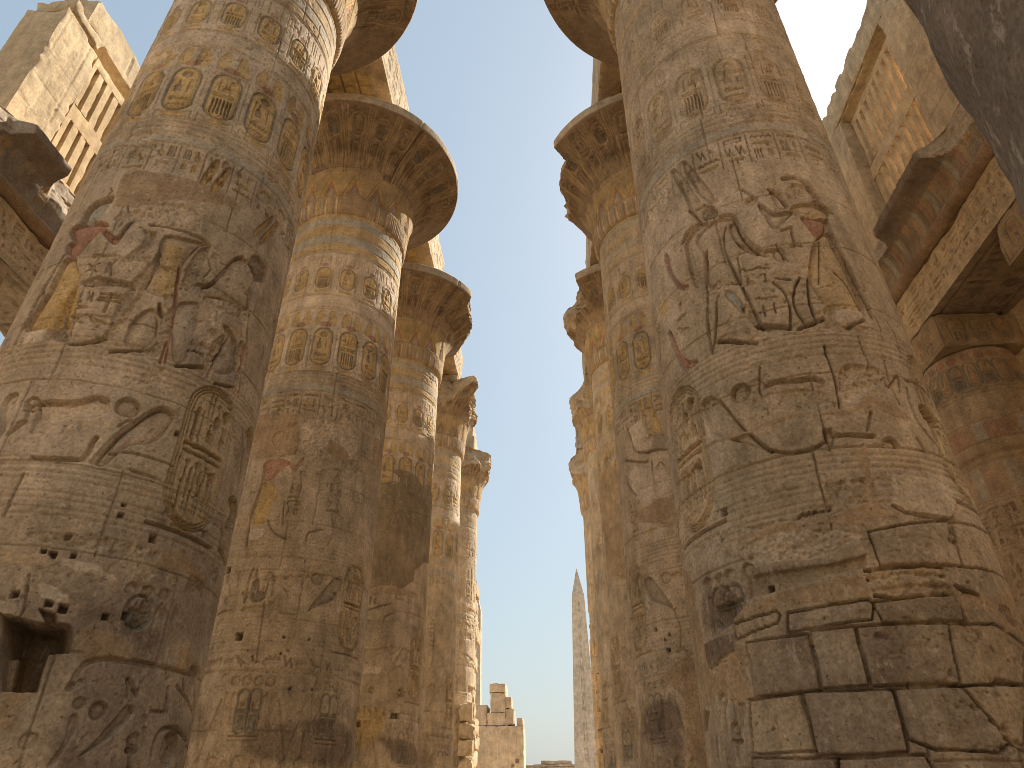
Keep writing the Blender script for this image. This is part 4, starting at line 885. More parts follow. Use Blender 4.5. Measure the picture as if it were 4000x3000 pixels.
def capital(parent, a, b, st, ss, mir, seed, cut=None, cracks=(), patches=()):
    d = np.r_[0, np.cumsum(np.hypot(*np.diff(CAP_PROF, axis=0).T))]
    s = np.arange(0, d[-1], ss); s = np.r_[s[s < d[-2]], np.linspace(d[-2], d[-1], 9)]
    pr, pz = np.interp(s, d, CAP_PROF[:, 0]), np.interp(s, d, CAP_PROF[:, 1])
    ker = np.ones(5)/5
    if ss < .06: pr[3:-12], pz[3:-12] = np.convolve(pr, ker, 'same')[3:-12], np.convolve(pz, ker, 'same')[3:-12]
    tr, tz = np.gradient(pr, s), np.gradient(pz, s); l = np.hypot(tr, tz); nr, nz = tz/l, -tr/l
    th = thetas(a, b, st); X = np.radians(th)*2.3; toX = lambda t: math.radians((t-a) % 360+a)*2.3
    R = Relief(X, s, PIG['D'], seed, toX); rg = np.random.default_rng(seed)
    SR = float(d[14])                                             # arclength of the lip's lower edge
    R.band(0, .8, 't', .9); R.band(.8, 1.95, 't', .75); R.band(.8, 1.8, 'y', .35); R.band(1.95, 2.5, 't', .4); R.band(SR, 9, 's', .95)
    for z in (.72, .78, 1.72): R.ring(z, .02, .02)
    ts = np.arange(math.ceil(a), b, 1.0)
    for i, t in enumerate(np.arange(a+1, b-1, 2.6)):
        R.carve([(toX(t)-.03, .1), (toX(t)+.03, .1), (toX(t)+.035, .7), (toX(t)-.035, .7)], .012, ('y', 'b', 'r', 'w')[i % 4], .3)
    for t in np.arange(a+6, b-6, 22.5):                            # nested sepals
        x = toX(t)
        for q, c in ((1, 'y'), (.75, 'r'), (.5, 'b'), (.27, 'y')):
            R.carve([(x-.42*q, .82), (x, .82+.9*q), (x+.42*q, .82)], .012, c, .2, .05)
            R.groove([(x-.42*q, .82), (x, .82+.9*q), (x+.42*q, .82)], .016, .02)
    for i, t in enumerate(np.arange(a+3, b-3, 15)):                # cartouches and papyrus stems up the bell
        x = toX(t); zt = SR-.28
        R.cartouche(x, zt-.75, zt-.05, .36, rg, .036, None, i % 2, .022, 't'); R.groove([(x-.14, zt-1.25), (x-.15, zt-.95), (x, zt-.85), (x+.15, zt-.95), (x+.14, zt-1.25)], .03, .022, 'u')
        for e in (-.09, -.03, .03, .09): R.groove([(x+e, zt-1.28), (x+e, zt-.98)], .018, .016, 'u')
        for e in (.25, .31, .37): R.groove([(x+e, 1.75), (x+e, SR-.1)], .026, .018, 't')
        R.disc((x, zt+.06), .1, .02, None, 'u')
    for t in np.arange(a+2, b-2, 1.7): R.groove([(toX(t), 1.95+.3*rg.random()), (toX(t)+.02, SR-1.35+.5*rg.random())], .018, .014, 't' if rg.random() < .5 else 'u')
    for t, s0, s1 in cracks:
        x = toX(t); R.groove([(x, SR+.5), (x+.02, (SR+s0)/2+.2), (x-.04, s0), (x, s1)], .03, .07)
    for P, c in patches: R.patch([(toX(p), q) for p, q in P], c)
    for _ in range(6):
        x, z = toX(rg.uniform(a+5, b-5)), rg.uniform(1.6, SR-.1); w = rg.uniform(.15, .4)
        R.rough([(x-w, z-.12), (x+w, z-.1), (x+w*.7, z+.16), (x-w*.8, z+.12)], .05, -.03, 'd' if rg.random() < .5 else None)
    H = R.H+.02*(fbm(R.X, R.Z, .8, seed+50, 4)-.5)+.01*(R.F-.5); H[-8:] = 0
    lip = ((s > SR) & (s < d[15]+.1))[:, None]; H = H-lip*np.clip(fbm(R.X, R.Z, .5, seed+52, 4, .6)-.58, 0, 1)*.3
    r = pr[:, None]+H*nr[:, None]; z = pz[:, None]+H*nz[:, None]; C = R.C
    if cut is not None:
        zz = np.broadcast_to(pz[:, None], r.shape)
        q = np.interp(((th-a) % 360)+a, *cut(a))[None]+(fbm(R.X, R.Z, .55, seed+60, 4, .6)-.5)*.5+.10*np.sin(zz*3+th[None]*.11)
        k = (r > q); r = np.minimum(r, q); z = z-np.where(k, .1*(R.F-.5), 0)
        C = np.where(k[..., None], np.array(PIG['s'], 'f4')*.95, C)
    t = np.radians(th)[None]
    V = np.stack([r*np.sin(t), -r*np.cos(t), z], -1)
    return mk('capital', [(V.reshape(-1, 3), quads(len(s), len(th), True), C.reshape(-1, 3))], M_CAP, parent)
def zsteps(*seg):
    out = []
    for z0, z1, st in seg: out.append(np.arange(z0, z1-1e-6, st))
    return np.r_[np.concatenate(out), seg[-1][1]]
def cutfn(tab):
    def f(a):
        t = np.array([p[0] for p in tab], float); q = np.array([p[1] for p in tab], float)
        t = (t-a) % 360+a; o = np.argsort(t); return t[o], q[o]
    return f
AL, AR = -4.97, 4.97
YL = [8.643+7.767*k for k in range(5)]; YR = [9.105+7.767*k for k in range(5)]
GRP = 'great sandstone columns along the nave'
LAB = {('L', 0): 'nearest left great column, square hole low in its shaft, red-armed king above',
       ('L', 1): 'second left great column with a wide whole bell capital and bright yellow cartouche friezes',
       ('L', 2): 'third left great column, tall smooth brown mortar repair up its shaft',
       ('L', 3): 'fourth left great column with a sunlit shaft and one broken slab jutting from its capital',
       ('L', 4): 'fifth left great column, pale and worn, with rubble blocks against its right flank',
       ('R', 0): 'nearest right great column with squared patch masonry and tan mortar over its lower shaft',
       ('R', 1): 'second right great column with a bell capital snapped off on its nave side',
       ('R', 2): 'third right great column with a long plain tan mortar strip down its visible side',
       ('R', 3): 'fourth right great column, mostly hidden, with a crumbled golden capital rim',
       ('R', 4): 'fifth right great column beside the obelisk, with blocky broken masonry down its edge'}
CUTS = {('L', 2): [(-180, 4), (60, 4), (66, 3.75), (70, 3.05), (100, 2.95), (140, 3.2), (170, 4)],
        ('L', 3): [(-180, 3.1), (-60, 2.5), (0, 2.35), (36, 2.3), (42, 3.0), (48, 3.7), (55, 3.4), (60, 2.4), (100, 2.25), (150, 2.5), (170, 3)],
        ('L', 4): [(-180, 2.6), (-60, 2.3), (0, 2.35), (60, 2.45), (75, 2.6), (90, 2.3), (130, 2.2), (175, 2.5)],
        ('R', 0): [(-180, 4), (-100, 4), (-72, 3.8), (-68, 3.3), (-63, 3.9), (0, 4), (170, 4)],
        ('R', 1): [(-170, 3.2), (-130, 2.9), (-100, 2.75), (-70, 2.8), (-64, 2.9), (-60, 4), (0, 4), (150, 4)],
        ('R', 2): [(-170, 2.6), (-110, 2.4), (-95, 2.75), (-85, 2.6), (-75, 2.3), (-45, 2.6), (-38, 3.9), (0, 4), (60, 3.4), (170, 2.7)],
        ('R', 3): [(-170, 2.3), (-110, 2.3), (-90, 2.35), (-60, 2.2), (0, 2.5), (90, 2.4), (170, 2.4)],
        ('R', 4): [(-170, 2.2), (-100, 2.2), (-80, 2.3), (-40, 2.15), (40, 2.3), (120, 2.2), (170, 2.3)]}
ART = {('L', 0): ART_L1, ('L', 1): ART_L2, ('L', 2): ART_L3, ('R', 0): ART_R1, ('R', 1): ART_R2, ('R', 2): ART_R3}
BASE = {('L', 0): (.378, .300, .212), ('R', 0): (.376, .296, .206), ('L', 1): (.41, .325, .222), ('R', 1): (.40, .315, .215)}
UP = {('L', 0): .7, ('L', 1): 1.2, ('L', 2): .8, ('L', 3): .5, ('L', 4): .2, ('R', 0): .3, ('R', 1): .45, ('R', 2): .4, ('R', 3): .3, ('R', 4): .2}
DR = {('L', 1): .05}
SX = {('L', 1): -.05}
STEP = [.33, .50, .85, 1.1, 1.3]
def zlist(k):
    if k == 0: return zsteps((0, 1.9, .08), (1.9, 9, .0125), (9, 17.3, .018))
    q = (.020, .030, .042, .05)[k-1]; return zsteps((0, 1.5, .15), (1.5, 17.3, q))
def core_damage(R, rg):
    """missing casing near the foot of the last columns: rough core showing"""
    for z in np.arange(1, 11, .8):
        if rg.random() < .35: continue
        t = rg.uniform(48, 75); x = R.toX(t if R.side > 0 else -t)
        R.niche([(x, z), (x+R.side*1.2, z), (x+R.side*1.2, z+.74), (x, z+.74)], rg.uniform(.05, .16))
for side, ys, ax, mir in (('L', YL, AL, 1), ('R', YR, AR, -1)):
    for k, y in enumerate(ys):
        c = thing('great_column', LAB[side, k], 'column', (ax+SX.get((side, k), 0), y, 0), GRP)
        v = math.degrees(math.atan2(CAM[0]-ax, y-CAM[1])); hw = math.degrees(math.acos(1.8/math.hypot(CAM[0]-ax, y)))+10
        a, b = v-hw, v+hw; phi = mir*(7.5 if k == 0 else 12.5)
        seed = 100+k*13+(500 if side == 'R' else 0)
        ex = None
        if k == 4:
            def ex(R, rg, m=mir): R.side = m; core_damage(R, rg)
        shaft('shaft', c, a, b, STEP[k], zlist(k), k, mir, phi, BASE.get((side, k), (.41, .322, .215)), seed, ART.get((side, k), []), True, ex, UP[side, k], DR.get((side, k), 0))
        ck = {('L', 1): [(50, 2.3, 1.9)], ('L', 0): [(60, 2.6, 2.2)], ('L', 2): [(52, 2.4, 1.6)], ('R', 0): [(-62, 2.3, 1.4)]}.get((side, k), [])
        pt = {('L', 1): [([(5, .05), (33, .05), (37, .7), (22, .98), (8, .85)], 'm'), ([(20, 1.75), (34, 1.6), (40, 2.0), (28, 2.15)], 'm')]}.get((side, k), [])
        cu = CUTS.get((side, k)); cu = cutfn(cu) if cu else None
        capital(c, a-6, b+6, max(.6, STEP[k]), (.026, .03, .04, .05, .06)[k], mir, seed+7, cu, ck, pt)
        if not (side == 'R' and k == 4):
            zt = 21.5 if k < 4 else 21.9
            mk('abacus', [rbox(-1.62, 1.62, -1.62, 1.62, 20.86, zt, .12, 's', .035, None, seed)], M_CAP, c)
# the column the photographer stands beside
c = thing('great_column', 'dark streaked great column with shade painted in, close overhead at the upper right corner', 'column', (AR, 1.12, 0), GRP)
def shade_and_streaks(R, rg):
    R.band(0, 18, 'd', .45)  # overall darkening puts this near column's shade into its colour, before the streaks
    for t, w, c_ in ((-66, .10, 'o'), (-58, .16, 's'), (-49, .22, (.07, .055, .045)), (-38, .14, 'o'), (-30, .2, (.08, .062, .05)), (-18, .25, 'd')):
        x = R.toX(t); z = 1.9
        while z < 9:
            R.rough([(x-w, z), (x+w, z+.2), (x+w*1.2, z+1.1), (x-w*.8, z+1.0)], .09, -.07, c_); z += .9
    for _ in range(40):
        t, z = rg.uniform(-90, 30), 2+rg.random()*5; R.groove([(R.toX(t), z), (R.toX(t+rg.uniform(-3, 3)), z+rg.uniform(.4, 1.6))], .014, .03)
    R.H += .10*(fbm(R.X, R.Z, .8, 77, 5, .6)-.5)
shaft('shaft', c, -110, 40, .9, zsteps((0, 2, .2), (2, 9, .03), (9, 17.3, .3)), 0, -1, 0, (.215, .178, .14), 911, [], False, shade_and_streaks)
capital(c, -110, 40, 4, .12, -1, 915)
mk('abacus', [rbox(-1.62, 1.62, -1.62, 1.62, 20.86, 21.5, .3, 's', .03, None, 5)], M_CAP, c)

# ---------------------------------------------------------------- architrave beams on the great columns
def soffit(R):
    x0, x1 = R.X[0], R.X[-1]; z0, z1 = R.Z[0], R.Z[-1]; rg = np.random.default_rng(int(abs(z0*10)))
    R.tint([(x0, z0), (x1, z0), (x1, z1), (x0, z1)], 'o', .6)
    R.patch([(x0+.62, z0+.5), (x1-.62, z0+.5), (x1-.62, z1-.5), (x0+.62, z1-.5)], (.47, .33, .14), -.015)
    x = x0+.72
    while x < x1-.7: R.text(x+.22, z0+1.7, z1-1.7, .42, rg, .04, 'o'); R.groove([(x, z0+1.6), (x, z1-1.6)], .03, .03, 'd'); x += .5
def face_marks(R):
    rg = np.random.default_rng(int(abs(R.X[0]*10))+3)
    for z in (R.Z[0]+.25, R.Z[-1]-.3): R.ring(z, .025, .03)
    x = R.X[0]+.3
    while x < R.X[-1]-.5: R.text(x+.35, R.Z[0]+.4, R.Z[-1]-.4, .66, rg, .05); x += .75
for side, ys, ax in (('L', [None]+YL, AL), ('R', [1.12]+YR, AR)):
    for i in range(4):
        y0, y1 = ys[i], ys[i+1]
        if y0 is None: continue
        x0, x1 = (-6.57, -3.37+.08*(i == 2)) if side == 'L' else (3.37, 6.57)
        inner = 'x+' if side == 'L' else 'x-'
        o = mk('architrave_beam', [rbox(x0, x1, y0+.006, y1-.006, 21.503, 23.8-.15*(i == 3), .14, 's', .035, {'z-': (.05 if i else .2, soffit), inner: (.05 if i else .2, face_marks)}, 40+i)], M_CAP)
        who = {'L': {1: 'nearest to second', 2: 'second to third', 3: 'third to fourth'}, 'R': {0: 'dark corner column to the nearest', 1: 'nearest to second', 2: 'second to third', 3: 'third to fourth'}}[side][i]
        tag(o, 'stone beam with painted underside spanning the %s %s great columns' % (who, {'L': 'left', 'R': 'right'}[side]), 'beam', 'architrave beams over the nave')
o = mk('fallen_block', [rbox(-6.4, -3.5, 38.7, 41, 21.92, 23.3, .12, 's', .1, None, 77, 1.1)], M_CAP)
tag(o, 'weathered block left on top of the fifth left great column', 'stone block')
o = mk('fallen_block', [rbox(3.0, 5.9, 38.6, 41.2, 20.95, 22.75, .1, 'g', .16, None, 79, .9)], M_CAP)
tag(o, 'rounded grey block left on top of the fifth right great column', 'stone block')

# ---------------------------------------------------------------- side aisles: small columns, architrave, cornice and clerestory
def small_deco(R, a, b, rg):
    X = R.toX
    R.band(0, 14, 'o', .2)
    per = lambda p0, st: [p0+st*n for n in range(-30, 31) if a < p0+st*n < b]
    for i, t in enumerate(per(0, 16)):
        x = X(t); R.disc((x, 12.12), .13, .02, None, 'r'); R.cartouche(x, 11.1, 11.92, .3, rg, .025, 'o', i % 2)
        R.carve([(x+.2, 11.12), (x+.28, 11.7), (x+.32, 11.9), (x+.1+.14, 11.5)], .02, 'o'); R.groove([(x-.2, 11.02), (x+.2, 11.02)], .02, .02)
    for z in (10.9, 10.15, 9.6): R.ring(z, .025, .03)
    for i, t in enumerate(per(3, 11)): R.band(9.62, 10.12, ('b', 'r', 'r', 'o')[i % 4], .55, X(t), X(t)+.24)
    R.ring(9.25, .07, .09); R.ring(9.1, .06, .07)
    for i, t in enumerate(per(1, 13)): R.band(8.2, 9.0, ('o', 'b', 'r')[i % 3], .35, X(t), X(t)+.27)
    for z in (8.15, 8.05, 7.0, 6.9): R.ring(z, .02, .02)
    for t in per(5, 18):
        R.text(X(t), 5, 6.8, .34, rg, .03); R.text(X(t), 7.05, 8.0, .32, rg, .03)
def small_shaft(parent, a, b, st, zst, seed):
    zs = zsteps((0, 4, .4), (4, 12.36, zst)); th = thetas(a, b, st, 8); X = np.radians(th)*1.25
    R = Relief(X, zs, (.35, .265, .17), seed, lambda t: math.radians((t-a) % 360+a)*1.25); rg = np.random.default_rng(seed)
    small_deco(R, a, b, rg)
    pr = np.interp(zs, [0, 6, 9.0, 9.3, 9.9, 10.8, 11.6, 12.2, 12.36], [1.36, 1.3, 1.22, 1.24, 1.34, 1.36, 1.28, 1.17, 1.12])
    r = pr[:, None]+R.H+.01*(R.F-.5); t = np.radians(th)[None]
    V = np.stack([r*np.sin(t), -r*np.cos(t), np.broadcast_to(zs[:, None], r.shape)], -1)
    mk('shaft', [(V.reshape(-1, 3), quads(len(zs), len(th), True), R.C.reshape(-1, 3))], M_CAP, parent)
def ab_cart(R):
    R.band(R.Z[0]+.1, R.Z[-1]-.1, 'o', .4); x = (R.X[0]+R.X[-1])/2
    for e in (-.6, 0, .6): R.cartouche(x+e, R.Z[0]+.15, R.Z[-1]-.15, .42, np.random.default_rng(4), .03, 'o', 1)
    Q = [(R.X[0]+.08, R.Z[0]+.08), (R.X[-1]-.08, R.Z[0]+.08), (R.X[-1]-.08, R.Z[-1]-.08), (R.X[0]+.08, R.Z[-1]-.08)]; R.groove(Q+[Q[0]], .03, .03)
SG = 'smaller columns of the side aisle'
c0 = thing('aisle_column', 'smaller aisle column with painted cartouches under its square abacus, at the right edge', 'column', (13.4, 17.15, 0), SG)
small_shaft(c0, -100, 20, .6, .03, 61)
mk('abacus', [rbox(-1.16, 1.16, -1.18, 1.18, 12.38, 13.48, .1, (.30, .225, .14), .04, {'y-': (.035, ab_cart), 'x-': (.04, ab_cart), 'x+': (.05, ab_cart)}, 62)], M_CAP, c0)
dup(c0, (13.4, 11.58, 0), 'smaller aisle column nearest the upper right, only its abacus corner showing beneath the beam')
dup(c0, (18.7, 22.6, 0), 'smaller aisle column deep in the dark right aisle behind the painted one')
dup(c0, (-13.4, 11.2, 0), 'smaller aisle column at the left edge, behind the nearest left great column')
def arch_face(R):
    rg = np.random.default_rng(8); R.band(R.Z[0]+.12, R.Z[-1]-.05, 'y', .12)
    for z in (R.Z[0]+.1, R.Z[0]+.17, R.Z[0]+.72, R.Z[-1]-.1): R.ring(z, .022, .03)
    x = R.X[0]
    for z0, z1, ww in ((R.Z[0]+.2, R.Z[0]+.7, .42), (R.Z[0]+.76, R.Z[-1]-.12, .46)):
        x = R.X[0]+.1
        while x < R.X[-1]-.5:
            R.text(x+ww/2, z0, z1, ww*rg.uniform(.7, 1), rg, .06, ('b' if rg.random() < .12 else 'o')); x += ww
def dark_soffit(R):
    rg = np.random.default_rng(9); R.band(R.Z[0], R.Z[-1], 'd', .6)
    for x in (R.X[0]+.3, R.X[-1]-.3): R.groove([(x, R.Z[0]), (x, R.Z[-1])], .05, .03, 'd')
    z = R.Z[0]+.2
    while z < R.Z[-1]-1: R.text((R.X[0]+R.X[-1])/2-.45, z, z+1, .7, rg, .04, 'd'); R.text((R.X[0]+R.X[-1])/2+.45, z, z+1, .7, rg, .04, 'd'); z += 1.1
def cornice(parent, sg, y0, y1, cut, seed, res=.03):
    prof = np.array([(-.25, 15.28), (.05, 15.3), (.06, 15.7), (.12, 16.0), (.25, 16.2), (.45, 16.36), (.68, 16.45), (.71, 16.47), (.71, 16.76), (.66, 16.79), (-.1, 16.84), (-.25, 16.84)])
    d = np.r_[0, np.cumsum(np.hypot(*np.diff(prof, axis=0).T))]; s = np.arange(0, d[-1], .045); po, pz = np.interp(s, d, prof[:, 0]), np.interp(s, d, prof[:, 1])
    Y = np.arange(y0, y1, res); R = Relief(Y, s, (.225, .172, .122) if sg > 0 else (.20, .168, .132), seed); rg = np.random.default_rng(seed)
    y = y0; i = 0
    while y < y1:                                                  # painted palmette strips and a cartouche now and then
        if i % 7 == 3: R.cartouche(y+.22, .45, 1.3, .36, rg, .02, 'o', 1); y += .5
        else: R.band(.4, 1.15+.25*rg.random(), ('b', 'o', 'r', 'd')[i % 4], .5 if sg > 0 else .12, y, y+.15); R.groove([(y+.17, .35), (y+.17, 2.1)], .034, .03, 't') if sg > 0 else None; y += .2
        i += 1
    R.band(1.2, 2.15, 'd', .8); R.band(2.2, 9, 's', .95)
    q = np.interp(Y, [p[0] for p in cut], [p[1] for p in cut])[None]+(fbm(R.X, R.Z, .5, seed+3, 4, .6)-.5)*.22
    o = po[:, None]+R.H+.05*(R.F-.5)+.03*(R.G-.5); k = o > q; o = np.minimum(o, q); C = np.where(k[..., None], np.array(PIG['g'], 'f4'), R.C)
    zz = pz[:, None]+.03*(R.G-.5)*np.ones_like(o)
    V = np.stack([sg*(12.24-o), np.broadcast_to(Y[None], o.shape), zz], -1)
    arr = [(V.reshape(-1, 3), quads(len(s), len(Y), False, sg < 0), C.reshape(-1, 3))]
    for j in (0, -1):                                              # close the broken ends
        E0 = V[:, j]; mid = np.stack([np.full(len(s), sg*12.49), np.full(len(s), Y[j]), zz[:, j]], -1)
        arr.append((np.stack([E0, mid], 1).reshape(-1, 3), quads(len(s), 2, False, (j == 0) != (sg < 0)), np.tile(np.array(PIG['g'], 'f4'), (2*len(s), 1))))
    return mk('cornice', arr, M_CAP, parent)
def torus_roll(parent, sg, y0, y1):
    Y = np.arange(y0, y1, .12); t = np.radians(np.arange(0, 360, 20)); P = np.array([[sg*(12.2-.2*math.sin(q)), 0, 15.09+.2*math.cos(q)] for q in t])
    V = np.repeat(P[None], len(Y), 0); V[..., 1] = Y[:, None]; V[..., 0] += (np.sin(Y*5)*.012)[:, None]; V[..., 2] += (np.cos(Y*3.3)*.01)[:, None]
    return mk('torus_roll', [(V.reshape(-1, 3), quads(len(Y), len(t), True, sg > 0), np.tile(np.array((.25, .17, .105), 'f4'), (len(Y)*len(t), 1)))], M_CAP, parent)
def grille(parent, sg, xi, xo, slots, wd, yA, yB, levels, rails):
    xs = sorted((sg*xi, sg*xo)); arr = []; sd = 0
    for z0, z1 in rails: arr.append(rbox(*xs, yA, yB, z0, z1, .1, (.41, .30, .175), .018, None, 90+sd)); sd += 1
    ed = [yA]+[e for y in slots for e in (y, y+wd)]+[yB]
    for z0, z1 in levels:
        for i in range(0, len(ed), 2): arr.append(rbox(xs[0]+.004, xs[1]-.004, ed[i], ed[i+1], z0-.01, z1+.01, .1, (.41, .30, .175), .014, None, 120+sd)); sd += 1
    return mk('window_grille', arr, M_CLEAN, parent)
def pier_art(fig):
    def f(R):
        rg = np.random.default_rng(5); x0, x1, z0, z1 = R.X[0], R.X[-1], R.Z[0], R.Z[-1]
        z = z0+.8
        while z < z1: R.ring(z, .012, .03); z += 1.05
        for x in np.arange(x0+1.2, x1, 1.7): R.groove([(x, z0+rg.uniform(0, 4)), (x, z0+rg.uniform(4, 7))], .014, .035)
        for _ in range(int((x1-x0)*2)):
            x, z = rg.uniform(x0, x1), rg.uniform(z0, z1); R.groove([(x, z), (x+rg.uniform(-.2, .2), z-rg.uniform(.3, 1.1))], .010, .02)
        if fig:
            for a, b in ((20.0, 21.7),): R.text(x0+.45, a, b, .3, rg, .009); R.text(x0+.95, a, b, .3, rg, .009); R.groove([(x0+.2, a), (x0+.2, b)], .015, .02); R.groove([(x0+.7, a), (x0+.7, b)], .015, .02); R.groove([(x0+1.2, a), (x0+1.2, b)], .015, .02)
            R.glyph('seated', x0+.75, 19.0, .6, 1.5, .014); R.glyph('was', x0+.3, 18.9, .3, 1.7, .012); R.glyph('ankh', x0+1.2, 18.4, .25, .6, .014)
            R.groove([(x0+.9, 19.9), (x0+.55, 19.2), (x0+.6, 18.0), (x0+.5, 17.4)], .02, .015); R.groove([(x0+1.1, 19.6), (x0+1.0, 18.4), (x0+1.2, 17.5)], .02, .015)
    return f
WALL = (.375, .285, .178)
# right side
cw = thing('clerestory_wall', 'shaded right clerestory wall with a big stone window grille over a painted cornice', 'wall', (0, 0, 0), 'clerestory walls above the side aisles')
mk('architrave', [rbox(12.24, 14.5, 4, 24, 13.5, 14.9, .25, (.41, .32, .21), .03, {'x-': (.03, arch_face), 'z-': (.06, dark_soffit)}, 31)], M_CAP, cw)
torus_roll(cw, 1, 4, 24)
cornice(cw, 1, 6, 24, [(6, .2), (11.5, .15), (12.4, .2), (12.85, .35), (13.05, .95), (15.9, .95), (16.05, .5), (16.2, .28), (18, .3), (24, .9)], 33)
mk('masonry', [rbox(12.3, 13.6, 4, 24, 14.905, 17.15, .3, WALL, .03, None, 34), rbox(12.3, 13.6, 4, 13.03, 17.155, 22.895, .2, WALL, .035, {'x-': (.05, pier_art(False))}, 35),
               rbox(12.3, 13.6, 16.68, 24, 17.155, 22.895, .2, WALL, .035, {'x-': (.05, pier_art(False))}, 36)], M_CLEAN, cw)
def lint_art(R):
    for x in np.arange(R.X[0]+2, R.X[-1], 3.1): R.groove([(x, R.Z[0]), (x+.05, R.Z[-1])], .02, .08)
mk('lintel', [rbox(12.3, 13.6, 4, 24, 22.9, 24.2, .09, WALL, .075, {'x-': (.06, lint_art)}, 37, 1.3, 1.4)], M_CLEAN, cw)
grille(cw, 1, 12.66, 12.96, [13.2+.375*n for n in range(10)], .17, 13.03, 16.68, [(17.3, 19.72), (20.33, 22.42)], [(17.155, 17.3), (19.72, 20.33), (22.42, 22.72)])
# left side
cl = thing('clerestory_wall', 'sunlit left clerestory wall with tall window slots and a broken end of stone', 'wall', (0, 0, 0), 'clerestory walls above the side aisles')
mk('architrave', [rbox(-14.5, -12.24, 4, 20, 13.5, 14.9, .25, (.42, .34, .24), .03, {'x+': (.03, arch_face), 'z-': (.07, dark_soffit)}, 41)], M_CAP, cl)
torus_roll(cl, -1, 4, 20)
cornice(cl, -1, 8.0, 20, [(8, .1), (10, .12), (10.45, .25), (10.7, .9), (12.0, .9), (12.1, .3), (12.3, .1), (14, .2), (20, .5)], 43)
mk('masonry', [rbox(-13.6, -12.3, 10.28, 11.87, 14.905, 21.85, .16, WALL, .05, {'x+': (.04, pier_art(True))}, 44), rbox(-13.6, -12.3, 11.875, 20, 14.905, 16.9, .25, WALL, .03, None, 45),
               rbox(-13.6, -12.3, 16.5, 20, 16.905, 22.34, .25, WALL, .03, None, 46)], M_CLEAN, cl)
mk('pier_block', [rbox(-13.55, -12.24, 10.36, 11.8, 21.855, 22.38, .08, WALL, .07, None, 47, 1.4)], M_CLEAN, cl)
mk('lintel', [rbox(-13.6, -12.36, 11.0, 20, 22.385, 23.77, .1, WALL, .06, {'x+': (.06, lint_art)}, 48, 1.2, 1.3)], M_CLEAN, cl)
grille(cl, -1, 12.36, 13.0, [12.05+.4*n for n in range(11)], .14, 11.875, 16.5, [(17.16, 19.0), (19.6, 21.48)], [(16.905, 17.16), (19.0, 19.6), (21.48, 21.85)])
for sg, lb in ((1, 'dark roof slabs over the right side aisle'), (-1, 'dark roof slabs over the left side aisle')):
    xs = sorted((sg*14.55, sg*26)); o = mk('aisle_roof', [rbox(*(xs if sg < 0 else (14.55, 40)), 4, 48 if sg > 0 else 12.4, 14.6, 15.4, .8, 's', .04, None, 50)], M_STONE); tag(o, lb, 'roof_slab')  # aisle roof slabs, the right one run on to darken its aisle

o = mk('shading_hall_wall', [rbox(40.2, 42, -5, 50, 0, 17, 1.2, 's', .06, None, 55)], M_STONE); tag(o, 'outer wall of the hall, added to keep the right aisle dark', 'wall')  # wall added to keep daylight out of the right aisle
for x_, y_, t_ in ((18.7, 17.15, 'second row'), (24, 28.1, 'third row'), (18.7, 28.1, 'second row, farther in')): dup(c0, (x_, y_, 0), 'smaller aisle column of the %s lost in the dark right aisle' % t_)
# ---------------------------------------------------------------- the far end of the hall and what stands beyond
def stack(name, label, cat, blocks, seed, mat, base='s', group=None, part='stone_block'):
    t = thing(name, label, cat, ((blocks[0][0]+blocks[0][1])/2, (blocks[0][2]+blocks[0][3])/2, 0), group); o = np.array(t.location)
    for i, b in enumerate(blocks):
        B = (b[0]-o[0], b[1]-o[0], b[2]-o[1], b[3]-o[1], b[4], b[5])
        mk(part, [rbox(*B, .09, base, .085, None, seed+i, 1.7, 1.3)], mat, t)
    return t
rg = np.random.default_rng(12)
bl = []; z = 0
for h in (.9, .75, .8, .7, .85, .75, .8, .9):
    q = rg.uniform(-.12, .12); bl.append((-3.75, -2.92+q, 37.9, 38.9, z+.004, z+h-.03)); z += h
stack('core_masonry', 'sunlit rough core blocks exposed down the right flank of the fifth left great column', 'masonry', bl, 200, M_CLEAN, WALL)
bl = []; z = 0
for h in (.9, .8, .85, .9, .8, .95, .85, .9, .9, .85, .9):
    q = rg.uniform(-.12, .12); bl.append((3.28+q, 4.2, 38.6, 39.5, z+.004, z+h-.03)); z += h
stack('core_masonry', 'rough shaded core blocks down the nave edge of the fifth right great column', 'masonry', bl, 230, M_CAP, (.44, .32, .19))
bl = []; z = 0
while z < 15:
    h = rg.uniform(.7, 1.1); q = rg.uniform(-.22, .12); bl.append((-8, -3.8+q-.02*z, 47, 49.5, z+.004, z+h-.02)); z += h
stack('gateway_jamb', 'jagged remains of the far gateway jamb behind the fifth left great column', 'masonry', bl, 260, M_CAP, (.40, .30, .19))
o = mk('repair_pier', [rbox(-3.46, -2.8, 29.1, 29.8, 0, 3.46, .1, (.36, .27, .175), .02, None, 300)], M_STONE)
tag(o, 'smooth modern repair pier standing at the foot of the fourth left great column', 'pier')
